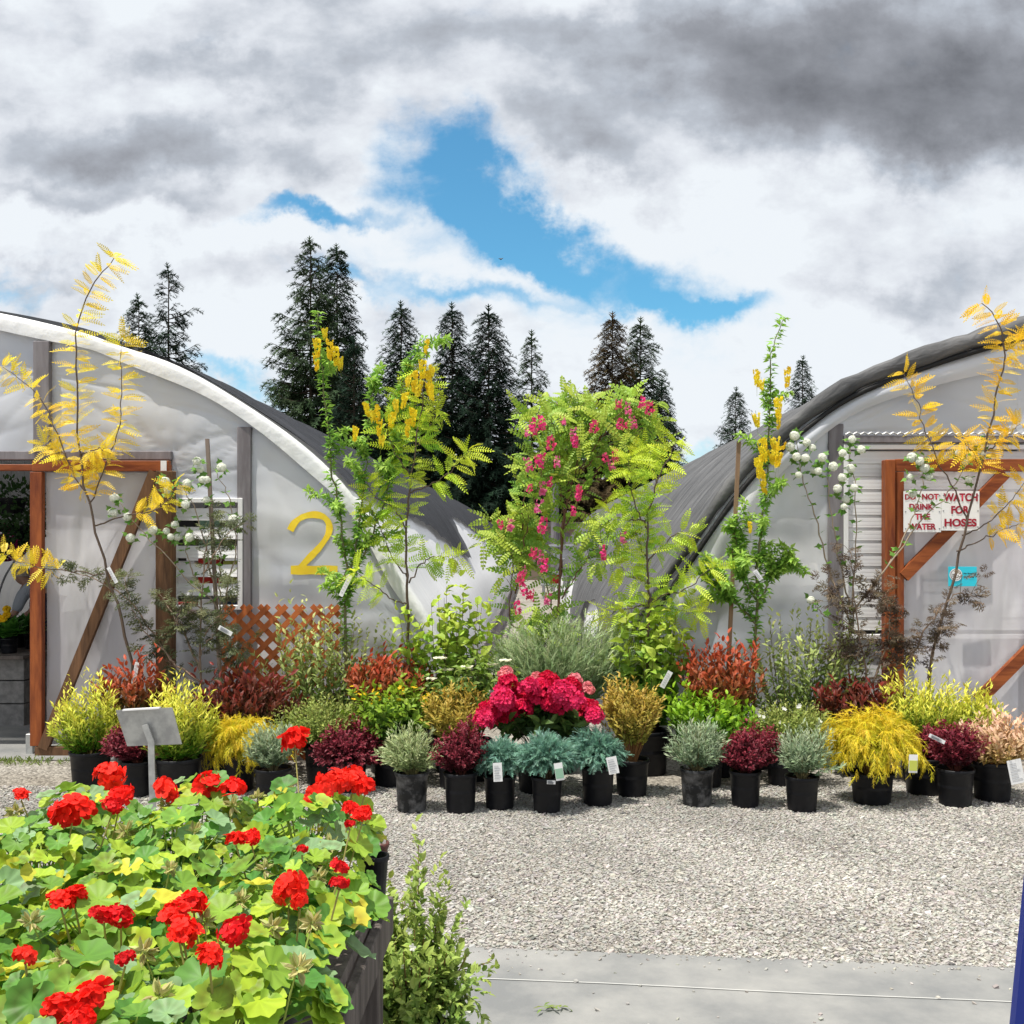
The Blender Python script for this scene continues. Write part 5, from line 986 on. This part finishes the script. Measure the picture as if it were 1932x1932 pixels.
# laburnums
def raceme_mesh(L, col, n=36):
    mb = MB(); z = -rng.uniform(0, 1, n) ** .9 * L; a = rng.uniform(0, 6.28, n); r = .030 * (1 + z / L * .65); p = np.stack([np.cos(a) * r, np.sin(a) * r, z], 1); d = unit(np.stack([np.cos(a), np.sin(a), 0 * a - .2], 1)); scatter(mb, TP['fl2'], p * [.85, .85, .6] , np.cross(d, rng.normal(size=(n, 3))), d, .0145 * rng.uniform(.7, 1.2, n), jitter(col, n, .12, .05)); tube(mb, [(0, 0, .02), (0, 0, -L)], .0015, .001, 4, (.2, .25, .04)); return mb.mesh('flower_raceme', M['petal'], None)
LAB = [raceme_mesh(.20, (.95, .74, .03)), raceme_mesh(.15, (.94, .76, .05)), raceme_mesh(.25, (.95, .70, .03), 46)]
def laburnum(label, px, Y, paths, rac, stake=None, ntw=16):
    t, b = tree_base('potted_tree', 'tree', label, px, Y, 'yellow flowered laburnum trees'); tr = MB(); fo = MB()
    for i, pts in enumerate(paths):
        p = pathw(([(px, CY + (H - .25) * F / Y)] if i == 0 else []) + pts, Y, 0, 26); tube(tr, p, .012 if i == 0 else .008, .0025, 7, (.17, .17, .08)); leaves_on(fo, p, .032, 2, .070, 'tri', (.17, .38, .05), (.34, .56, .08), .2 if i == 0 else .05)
        for s_ in sides(p, ntw - 3, .04, .27, .12, .6, (.15, .2, .05), tr): leaves_on(fo, s_, .024, 3, .066, 'tri', (.17, .38, .05), (.38, .58, .09))
    tr.build('trunk', M['stem'], t, smooth=True); fo.build('foliage', M['leaf'], t)
    for i, (x, y, s) in enumerate(rac): inst('flower_raceme', LAB[i % 3], t, at(x, y, Y - random.uniform(.08, .2)), (random.uniform(-.15, .15), random.uniform(-.15, .15), random.uniform(0, 6)), s)
    if stake: 
        mb = MB(); bar(mb, at(*stake[0], Y + .05), at(*stake[1], Y + .05), .028, .02); mb.build('stake', mat('stakewood%d' % px, (.30, .19, .11), .8, col2=(.22, .14, .09), vscale=6, stretch=(4, 4, .6)), t)
    return t
t = laburnum('three stemmed laburnum with yellow flower chains beside the number 2', 652, 7.5, [[(652, 1160), (655, 1120), (653, 1081), (646, 1014), (636, 937), (623, 871), (613, 758), (608, 700), (603, 640), (600, 590)], [(657, 1130), (662, 1091), (669, 1040), (679, 976), (690, 886), (692, 835), (697, 770), (706, 722)], [(660, 1110), (680, 1065), (705, 1000), (725, 950), (738, 905), (746, 824), (756, 745), (774, 681), (800, 640)]],
    [(598, 640, 1), (612, 620, .8), (622, 640, .9), (632, 655, 1.0), (640, 675, .9), (596, 665, .8), (690, 760, .8), (703, 775, .9), (716, 790, .8), (672, 805, .8), (722, 820, .9), (712, 765, .7), (740, 780, 1), (745, 755, .9), (770, 790, .8), (780, 770, 1), (790, 720, 1.1), (805, 700, 1.2), (798, 680, 1), (815, 690, .8), (782, 700, 1.0), (765, 740, .9), (770, 710, .8), (806, 640, .7), (812, 725, .9)])
add_tag(t, 652, 1105, 7.3, .03, .16, .45); 
t = laburnum('slim laburnum with yellow flower chains tied beside a wooden stake on the right', 1422, 7.5, [[(1425, 1180), (1428, 1120), (1432, 1050), (1436, 1000), (1442, 940), (1448, 870), (1452, 800), (1452, 740), (1455, 680), (1462, 640), (1478, 600)], [(1426, 1130), (1400, 1090), (1395, 1040), (1380, 990)], [(1428, 1180), (1380, 1130), (1340, 1100), (1320, 1080)], [(1430, 1150), (1455, 1090), (1490, 1060)]],
    [(1428, 700, .9), (1436, 715, .8), (1486, 695, .9), (1468, 750, 1.1), (1426, 780, 1.0), (1470, 780, .7), (1437, 830, 1.2), (1462, 825, 1.2), (1474, 835, 1.1), (1430, 860, 1.2), (1455, 850, 1), (1436, 890, 1.0), (1415, 985, .6), (1468, 860, .8)], ((1394, 833), (1371, 1330)), 14)
add_tag(t, 1430, 1085, 7.3, .03, .08, -.6)
# pink robinia
def cluster_mesh(col, n=24, L=.10):
    mb = MB(); z = -rng.uniform(0, 1, n) * L; a = rng.uniform(0, 6.28, n); p = np.stack([np.cos(a), np.sin(a), 0 * a], 1) * .024 + np.stack([0 * z, 0 * z, z], 1); d = unit(p * [1, 1, 0] + [0, 0, -.003]); scatter(mb, TP['fl2'], p * [.9, .9, 1], np.cross(d, rng.normal(size=(n, 3))), d + rng.normal(size=(n, 3)) * .6, .0145 * rng.uniform(.7, 1.2, n), jitter(col, n, .28, .1)); return mb.mesh('flower_cluster', M['petal'], None)
RC = [cluster_mesh((.80, .05, .24)), cluster_mesh((.68, .06, .18), 18, .08), cluster_mesh((.85, .16, .36), 20, .09)]
t, b = tree_base('potted_tree', 'tree', 'broad pink flowered locust tree rising in the middle of the alley gap', 1050, 7.5); tr = MB(); fo = MB()
PATHS = [[(1050, 1420), (1050, 1230), (1054, 1150), (1058, 1060), (1062, 1000), (1068, 950), (1085, 890), (1100, 840), (1115, 790), (1130, 750)], [(1056, 1120), (1064, 1000), (1072, 900), (1080, 820), (1082, 770)], [(1052, 1180), (1030, 1100), (1010, 1050), (990, 1000)], [(1062, 1000), (1100, 930), (1140, 870), (1180, 820), (1215, 780)], [(1060, 1130), (1090, 1080), (1120, 1040), (1150, 1010)],
         [(1070, 930), (1110, 860), (1160, 790), (1195, 750)], [(1066, 980), (1050, 900), (1040, 830), (1032, 790)], [(1052, 1200), (970, 1180), (963, 1130), (972, 1050), (985, 990)], [(972, 1120), (985, 1040), (1000, 970), (1020, 900), (1040, 850)], [(985, 1000), (990, 930), (1000, 870), (1005, 790)], [(975, 1060), (955, 1030), (935, 1010)], [(1085, 900), (1130, 860), (1200, 850), (1230, 830)], [(1075, 860), (1070, 800), (1050, 760)], [(1000, 1150), (1020, 1160), (1040, 1185)]]
for i, pts in enumerate(PATHS):
    p = pathw(pts, 7.5, random.uniform(-.2, .2) if i else 0, 22); tube(tr, p, .012 if i == 0 else .006, .0022, 7, (.15, .08, .05)); leaves_on(fo, p, .065, 2, .145, 'robinia', (.18, .38, .05), (.40, .58, .07), .3, .4, nz=(0, -.7, .7))
    for s_ in sides(p, 9, .08, .22, .35, .5, (.18, .12, .05), tr): leaves_on(fo, s_, .065, 2, .135, 'robinia', (.17, .36, .05), (.46, .58, .07), .2, nz=(0, -.7, .7))
tr.build('trunk', M['stem'], t, smooth=True); fo.build('foliage', M['leaf'], t)
for i, (x, y) in enumerate(((1005, 795), (1010, 815), (996, 812), (1022, 790), (1036, 830), (1080, 815), (1085, 828), (1168, 760), (1185, 765), (1170, 795), (1180, 800), (1194, 792), (1215, 755), (1225, 765), (995, 870), (1022, 860), (1012, 865), (1050, 868), (1038, 905), (1142, 862), (1150, 872), (1160, 855), (1000, 920), (1025, 915), (1088, 930), (1090, 922), (1018, 950), (1082, 960), (943, 988), (965, 985), (1026, 982), (1008, 1040), (1018, 1045), (1028, 1060), (984, 1085), (988, 1075), (985, 1105), (1000, 1118), (1036, 1125), (1136, 1035), (1140, 1050), (1175, 1010), (975, 1140), (1120, 800), (1060, 790))):
    inst('flower_cluster', RC[i % 3], t, at(x, y - 6, 7.28 - random.uniform(0, .12)), (random.uniform(-.3, .3), random.uniform(-.3, .3), random.uniform(0, 6)), random.uniform(.6, 1.15))
# snowball viburnums
def snow_mesh():
    mb = MB(); n = 110; i = np.arange(n) + .5; ph = np.arccos(1 - 2 * i / n); th = PI * (1 + 5 ** .5) * i; d = np.stack([np.cos(th) * np.sin(ph), np.sin(th) * np.sin(ph), np.cos(ph)], 1); scatter(mb, TP['fl2'], d * .029 * rng.uniform(.82, 1.12, (n, 1)), np.cross(d, rng.normal(size=(n, 3))), d, .0095, jitter((.90, .92, .82), n, .05, .02)); return mb.mesh('flower_ball', M['petal'], None)
SB = snow_mesh()
def snowball(label, px, Y, paths, balls, stake=None):
    t, b = tree_base('potted_shrub', 'shrub', label, px, Y, 'white snowball viburnums'); tr = MB(); fo = MB()
    for i, pts in enumerate(paths):
        p = pathw(pts, Y, random.uniform(-.1, .1), 22); tube(tr, p, .007, .0022, 6, (.34, .27, .20)); leaves_on(fo, p, .10, 2, .060, 'lob', (.13, .28, .05), (.18, .36, .05), .35, .3)
    for x, y in balls:
        q = 5; p = at(x, y, Y - .06); dd = unit(rng.normal(size=(q, 3)) + [0, 0, -.2]); scatter(fo, TP['lob'], p + dd * .02, dd, np.array([0, -.6, 1.]), .055, jitter((.15, .31, .05), q, .25))
    tr.build('stems', M['stem'], t, smooth=True); fo.build('foliage', M['leaf'], t)
    for x, y in balls: inst('flower_ball', SB, t, at(x, y, Y - random.uniform(.06, .12)), (random.uniform(0, 3), random.uniform(0, 3), 0), random.uniform(.70, 1.05))
    if stake: mb = MB(); bar(mb, at(*stake[0], Y + .05), at(*stake[1], Y + .05), .026, .02); mb.build('stake', mat('stakeold', (.22, .17, .14), .8), t)
    return t
snowball('snowball viburnum with white ball flowers tied to a grey stake by the left louvre', 412, 7.55, [[(412, 1430), (415, 1240), (418, 1180), (400, 1130), (370, 1110), (330, 1070), (290, 1025), (250, 980), (225, 945)], [(410, 1135), (398, 1080), (385, 1030), (372, 970), (352, 930), (335, 905)], [(420, 1150), (432, 1090), (445, 1040), (436, 960), (422, 920), (405, 885)], [(380, 1120), (360, 1070), (345, 1015)], [(414, 1160), (416, 1060), (412, 1000)]],
    [(216, 940), (213, 968), (240, 975), (246, 1015), (288, 1000), (312, 908), (316, 925), (353, 912), (314, 1002), (322, 1013), (330, 990), (350, 952), (335, 1014), (358, 1014), (372, 870), (378, 885), (418, 882), (382, 905), (390, 905), (440, 980), (390, 943)], ((391, 828), (418, 1330)))
snowball('snowball viburnum with white ball flowers against the right louvre and the signs', 1603, 7.5, [[(1603, 1430), (1602, 1240), (1608, 1160), (1612, 1080), (1616, 1000), (1612, 930), (1605, 870), (1603, 830)], [(1606, 1180), (1570, 1090), (1545, 1000), (1522, 930), (1510, 880), (1502, 830)], [(1610, 1150), (1650, 1100), (1690, 1050), (1740, 980), (1790, 930), (1830, 870), (1845, 850)], [(1608, 1160), (1680, 1060), (1712, 1000), (1730, 950), (1742, 890), (1745, 860)], [(1605, 1160), (1585, 1060), (1570, 980), (1560, 900)], [(1605, 1190), (1560, 1165), (1535, 1140)]],
    [(1499, 822), (1491, 843), (1522, 835), (1533, 845), (1503, 862), (1520, 864), (1551, 863), (1572, 880), (1535, 887), (1544, 889), (1507, 896), (1608, 829), (1590, 855), (1625, 848), (1605, 884), (1589, 901), (1580, 922), (1612, 920), (1596, 942), (1592, 956), (1842, 833), (1808, 854), (1854, 857), (1822, 871), (1828, 905), (1720, 863), (1735, 870), (1745, 883), (1717, 900), (1753, 900), (1722, 931), (1530, 1132)])
# lacy elderberries
def elder(label, px, Y, paths, ci, co):
    t, b = tree_base('potted_shrub', 'shrub', label, px, Y, 'dark lacy elderberries'); tr = MB(); fo = MB()
    for i, pts in enumerate(paths):
        p = pathw(pts, Y, random.uniform(-.12, .12), 22); tube(tr, p, .009 if i < 3 else .005, .002, 6, (.26, .19, .14)); leaves_on(fo, p, .07, 2, .105, 'lacy', ci, co, .25, .3)
        for s_ in sides(p, 5, .06, .20, .25, .5, (.16, .12, .08), tr): leaves_on(fo, s_, .045, 1, .10, 'lacy', ci, co)
    tr.build('stems', M['stem'], t, smooth=True); fo.build('foliage', M['leaf'], t); return t
t = elder('dark lacy leaved elderberry filling the space left of the lattice', 385, 7.4, [[(385, 1430), (378, 1250), (378, 1180), (383, 1100), (390, 1030), (398, 980), (405, 960)], [(380, 1270), (350, 1200), (320, 1150), (300, 1120)], [(385, 1290), (330, 1250), (270, 1170), (225, 1120), (170, 1090), (110, 1070)], [(385, 1200), (420, 1150), (440, 1100)], [(375, 1240), (400, 1200), (430, 1180)], [(330, 1250), (280, 1200), (250, 1150), (235, 1090)], [(380, 1150), (350, 1130), (330, 1180)], [(385, 1080), (420, 1020), (450, 990)], [(370, 1290), (330, 1260), (300, 1230)], [(390, 1290), (430, 1260), (445, 1220)]], (.08, .10, .05), (.20, .22, .10))
add_tag(t, 425, 1190, 7.1, .10, .03, .5)
elder('dark purple lacy elderberry between the right louvre and the door post', 1640, 7.35, [[(1640, 1430), (1635, 1280), (1625, 1220), (1615, 1150), (1608, 1090), (1605, 1040)], [(1645, 1290), (1670, 1230), (1680, 1180), (1670, 1120)], [(1640, 1280), (1700, 1260), (1740, 1200), (1770, 1150), (1810, 1120), (1850, 1130)], [(1620, 1200), (1585, 1160), (1575, 1100)], [(1630, 1260), (1600, 1230), (1580, 1220)], [(1650, 1290), (1700, 1250), (1715, 1200)], [(1750, 1280), (1765, 1220), (1780, 1180)], [(1615, 1150), (1650, 1130), (1680, 1140)], [(1640, 1240), (1690, 1220), (1730, 1230)]], (.075, .050, .040), (.19, .14, .09))

# ============================================================ GERANIUM TABLE
TZ = .68; tb = thing('display_table', 'weathered wooden table crowded with red geraniums at the lower left', 'table', (-1.3, 2.0, 0)); mb = MB()
for k in range(14): x = -2.3 + k * .1365; box(mb, x, x + .12, 1.0, 2.84, TZ - .03, TZ, .003)
mb.build('table_top', M['greywood'], tb)
for x, y in ((-.49, 2.15), (-.49, 2.78), (-2.25, 1.1), (-2.25, 2.78), (-.49, 1.1)): mb = MB(); box(mb, x, x + .085, y - .045, y + .045, 0, TZ - .032, .004); mb.build('leg', M['greywood'], tb)
mb = MB(); box(mb, -.405, -.38, 1.0, 2.84, TZ - .13, TZ - .032, .003); mb.build('apron', M['greywood'], tb)
mb = MB(); box(mb, -2.3, -.41, 2.82, 2.845, TZ - .13, TZ - .032, .003); mb.build('apron', M['greywood'], tb)
mb = MB(); bar(mb, (-.39, 1.15, TZ - .16), (-.39, 2.1, .1), .07, .025, (1, 0, 0)); mb.build('brace', M['greywood'], tb)
GL = [geranium_leaf(None), geranium_leaf((.75, .62, .6)), geranium_leaf(None), geranium_leaf((.9, .85, .8))]
def head_mesh(col, n, rad):
    mb = MB(); n = int(n * .8); i = np.arange(n) + .5; ph = np.arccos(1 - 1.25 * i / n); th = PI * (1 + 5 ** .5) * i + rng.uniform(-.3, .3, n); d = np.stack([np.cos(th) * np.sin(ph), np.sin(th) * np.sin(ph), np.cos(ph)], 1); kk = rng.uniform(.55, 1.30, n)
    for tpk in range(3):
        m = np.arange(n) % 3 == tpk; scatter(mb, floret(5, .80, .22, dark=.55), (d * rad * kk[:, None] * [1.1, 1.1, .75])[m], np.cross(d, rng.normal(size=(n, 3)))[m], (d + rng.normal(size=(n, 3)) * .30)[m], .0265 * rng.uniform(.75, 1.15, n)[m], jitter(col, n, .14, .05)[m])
    me = mb.mesh('flower_head', M['petal'], None); return me
HM = [head_mesh((.92, .022, .012), 24, .031), head_mesh((.88, .018, .012), 17, .028), head_mesh((.70, .010, .014), 19, .030), head_mesh((.93, .035, .018), 27, .034)]
mb = MB(); q = 16; d = unit(rng.normal(size=(q, 3)) + [0, 0, -.25]); scatter(mb, ovate(.4, .35, 0), d * .004, d, rng.normal(size=(q, 3)), .021, jitter((.50, .52, .20), q, .25)); scatter(mb, ovate(.4, .35, 0), d * .004 + .0008, d, rng.normal(size=(q, 3)), .020, jitter((.52, .46, .20), q, .25)); BUD = mb.mesh('bud_cluster', M['leaf'], None)
spots = [(-.56, 2.60), (-.83, 2.62), (-1.12, 2.60), (-.52, 2.36), (-.80, 2.34), (-1.08, 2.30), (-1.33, 2.24), (-.48, 2.12), (-.80, 2.07), (-1.03, 2.04), (-1.22, 1.98), (-.47, 1.88), (-.72, 1.82), (-.96, 1.78), (-1.12, 1.72), (-.48, 1.64), (-.72, 1.56), (-.92, 1.50), (-.55, 1.38)]
rown = {0: 'back right corner', 1: 'back edge beside the corner plant', 2: 'back edge left of the gap'}
places = ['at the back right corner of the table', 'second from the right along the back edge', 'third from the right along the back edge', 'at the right side of the second row', 'second from the right in the second row', 'third from the right in the second row', 'at the far left of the second row',
          'at the right side of the third row', 'second from the right in the third row', 'third from the right in the third row', 'at the far left of the third row', 'at the right edge in the fourth row', 'second from the right in the fourth row', 'third from the right in the fourth row', 'at the far left of the fourth row',
          'at the right edge near the bottom of the photo', 'second from the right near the bottom of the photo', 'in the lower left corner of the photo', 'nearest the camera below the big lime leaf']
GT = []
for i, (x, y) in enumerate(spots):
    b = np.array([x, y, TZ]); t = thing('potted_geranium', 'red geranium ' + places[i], 'geranium', b, 'red geraniums on the display table'); GT.append((t, b)); pot_mesh(b, .062, .115, False, t)
    fo = MB(); st = MB(); q = 88; hgt = .21 if y > 2.2 and x > -1.0 else .19
    a = rng.uniform(0, 6.28, q); rr_ = np.sqrt(rng.uniform(.02, 1, q)) * .175; tipz = .115 + hgt * (1 - .62 * (rr_ / .175) ** 2) * rng.uniform(.65, 1.08, q)
    P = b + np.stack([np.cos(a) * rr_, np.sin(a) * rr_, tipz], 1); out = np.stack([np.cos(a), np.sin(a), 0 * a], 1)
    nrm = unit(out * (rr_ / .175 * .8)[:, None] + [0, -.22, 1.0] + rng.normal(size=(q, 3)) * .25); d = unit(out + rng.normal(size=(q, 3)) * .5); d = unit(d - nrm * (d * nrm).sum(1, keepdims=True)); sz = rng.uniform(.034, .074, q) * (1.12 if y < 1.9 else 1.0)
    w = rng.uniform(0, 1, (q, 1)) ** 1.3; dk = rng.uniform(0, 1, (q, 1)); col = np.array([.10, .29, .05]) * (1 - w) + np.array([.48, .62, .045]) * w; col = np.where(dk > .95, np.array([.58, .56, .05]), col); col = np.where(dk < .12, np.array([.26, .42, .20]), col) * (1 + rng.uniform(-.15, .15, (q, 1)))
    for k in range(4): m = np.arange(q) % 4 == k; scatter(fo, GL[k], P[m], d[m], nrm[m], sz[m], col[m])
    for k in range(0, q, 2): tube(st, smooth_path([b + [0, 0, .11], b + [out[k][0] * rr_[k] * .5, out[k][1] * rr_[k] * .5, .115 + (tipz[k] - .115) * .6], P[k]], 6), .0022, .0016, 5, (.30, .40, .08), cap=False)
    fo.build('foliage', M['leaf'], t, smooth=True); st.build('stems', M['stem'], t)
def nearest(p): return min(GT, key=lambda g: (g[1][0] - p[0]) ** 2 + (g[1][1] - p[1]) ** 2)
def stalk(t, b, p, r=.0022, col=(.34, .30, .10)):
    mb = MB(); tube(mb, smooth_path([b + [0, 0, .12], b * .45 + p * .55 + [0.005, 0, -.03], p], 10), r, r * .8, 5, col, cap=False); return mb.build('flower_stalk', M['stem'], t)
heads = [(40, 1500, 32, 0), (137, 1533, 78, 0), (207, 1464, 56, 3), (228, 1502, 54, 1), (213, 1520, 36, 2), (312, 1493, 52, 3), (392, 1480, 60, 0), (440, 1487, 58, 1), (556, 1397, 60, 0), (602, 1502, 56, 3), (630, 1478, 66, 3), (668, 1474, 60, 3), (690, 1486, 44, 0), (660, 1526, 42, 1), (686, 1534, 40, 1), (445, 1584, 44, 0), (474, 1580, 44, 1), (546, 1676, 66, 3), (566, 1700, 34, 3), (640, 1636, 38, 2), (640, 1666, 38, 2), (570, 1602, 22, 2), (115, 1700, 50, 0), (140, 1692, 48, 0), (196, 1727, 54, 2), (228, 1727, 48, 2), (330, 1722, 62, 0), (365, 1705, 62, 1), (345, 1758, 66, 0), (440, 1757, 62, 2), (395, 1806, 58, 0), (48, 1804, 44, 3), (120, 1905, 80, 0), (170, 1885, 84, 0), (150, 1925, 70, 1), (236, 1808, 36, 2), (660, 1555, 22, 2)]
for i, (x, y, w, k) in enumerate(heads):
    Zt = 1.0 if y > 1440 else 1.06; Y = (H - Zt) * F / (y - CY); Y = min(Y, 2.85); p = at(x, y, Y); t, b = nearest(p); s = w * Y / F / .094
    stalk(t, b, p - [0, 0, .012]); inst('flower_head', HM[k], t, p, (random.uniform(.0, .8), random.uniform(-.5, .5), random.uniform(0, 6)), (s * random.uniform(.85, 1.15), s * random.uniform(.85, 1.1), s * random.uniform(.75, 1.05)))
buds = [(28, 1532), (487, 1505), (528, 1508), (543, 1482), (385, 1738), (270, 1795), (300, 1880), (622, 1592), (312, 1518), (600, 1655), (365, 1570), (440, 1520), (240, 1568), (120, 1810), (60, 1740), (500, 1640), (590, 1740), (455, 1700), (200, 1640), (320, 1640), (512, 1750), (560, 1830)]
for x, y in buds:
    Y = min((H - .97) * F / (y - CY), 2.8); p = at(x, y, Y); t, b = nearest(p); stalk(t, b, p, .0018, (.36, .42, .10)); inst('bud_cluster', BUD, t, p, (random.uniform(2.2, 3.6), random.uniform(-.5, .5), random.uniform(0, 6)), random.uniform(.8, 1.15))
# two spare pots and labels at the right end
t = thing('stacked_pots', 'empty brown and black pots holding plant labels at the geranium table corner', 'pots', (at(708, 0, 2.75)[0], 2.75, TZ)); c = at(708, 1598, 2.75)
mb = MB(); lathe(mb, [(.024, TZ), (.033, c[2]), (.036, c[2]), (.036, c[2] + .012), (.031, c[2] + .012), (.022, TZ + .01)], (c[0], 2.75, 0), 20); mb.build('pot', mat('brownpot', (.10, .03, .022), .5), t, smooth=True)
c2 = at(700, 1622, 2.66); mb = MB(); lathe(mb, [(.024, TZ), (.033, c2[2]), (.036, c2[2]), (.036, c2[2] + .012), (.031, c2[2] + .012), (.022, TZ + .01)], (c2[0] + .01, 2.66, 0), 20); mb.build('pot', M['pot'], t, smooth=True)
for k in range(4): mb = MB(); x = c[0] - .025 + k * .014; box(mb, x, x + .009, 2.74 + .008 * k, 2.7415 + .008 * k, c[2] - .08, c[2] + .04 + .01 * (k % 2)); mb.build('plant_label', M['tag'], t)
# trailing abelia beside the table
bs = np.array([-.36, 3.12, 0]); t = thing('potted_shrub', 'trailing green shrub with small white flowers beside the geranium table', 'shrub', bs); pot_mesh(bs, .15, .24, False, t)
foliage(t, 'abelia', bs + [0, 0, .22], np.array([-.385, 3.06, .34]), np.array([.23, .20, .33]), 3.4, -.98, ks=.95, nstem=110)
foliage(t, 'abelia', bs + [0, 0, .30], np.array([-.33, 3.05, .22]), np.array([.22, .20, .24]), 1.0, -.5, 'trailing_foliage', nstem=20, ks=.8)
q = 22; p = np.array([-.35, 3.0, .36]) + np.stack([rng.uniform(-.16, .17, q), rng.uniform(-.14, -.02, q), rng.uniform(-.22, .22, q)], 1)
for pp in p: inst('flower', FLW, t, pp, (random.uniform(-.6, .6), random.uniform(-.6, .6), 0), .85)
# leaning blue board at the right edge
t = thing('blue_board', 'deep blue board leaning into the photo at the right edge', 'board', (1.0, 1.9, 0)); mb = MB(); Yb = 1.9; a0 = at(1944, 1630, Yb); a1 = at(1912, 1960, Yb); dx = (a1[0] - a0[0]) / (a1[2] - a0[2])
xt = a0[0] + dx * (1.03 - a0[2]); xb = a0[0] + dx * (0 - a0[2]); mb.add([(xb, Yb, 0), (xb + .5, Yb, 0), (xt + .5, Yb, 1.03), (xt, Yb, 1.03), (xb, Yb + .02, 0), (xb + .5, Yb + .02, 0), (xt + .5, Yb + .02, 1.03), (xt, Yb + .02, 1.03)], [(0, 1, 2, 3), (7, 6, 5, 4), (0, 4, 5, 1), (1, 5, 6, 2), (2, 6, 7, 3), (3, 7, 4, 0)]); mb.build('panel', M['blue'], t)
mb = MB(); bar(mb, (xb + .25, Yb + .40, 0), (xt + .25, Yb + .04, 1.0), .04, .03, (1, 0, 0)); mb.build('rear_strut', M['blue'], t)
# sprig on the pavement, weeds by the door
mb = MB(); q = 14; p = np.array([at(1048, 0, 3.6)[0], 3.6, .012]) + np.stack([rng.uniform(-.05, .05, q), rng.uniform(-.02, .02, q), rng.uniform(0, .01, q)], 1); scatter(mb, TP['narrow'], p, rng.normal(size=(q, 3)) * [1, 1, .2], np.array([0, 0, 1.]), .04, jitter((.22, .30, .06), q)); tag(mb.build('leaf_sprig', M['leaf'], origin=(at(1048, 0, 3.6)[0], 3.6, 0)), 'dropped green sprig lying on the concrete at the bottom centre', 'sprig')
mb = MB(); q = 700; x = rng.uniform(-4.2, -3.2, q); y = rng.normal(7.62, .06, q); keep = rng.uniform(0, 1, q) < np.clip((-3.2 - x) / .8, .1, 1); x = x[keep]; y = y[keep]; q = len(x); scatter(mb, TP['narrow'], np.stack([x, y, 0 * x + .005], 1), rng.normal(size=(q, 3)) * [.6, .6, .1] + [0, 0, .8], rng.normal(size=(q, 3)), rng.uniform(.02, .055, q), jitter((.20, .27, .07), q)); o = mb.build('weeds', M['leaf']); o['kind'] = 'stuff'; o['label'] = 'thin weeds growing along the foot of the left door'; o['category'] = 'weeds'
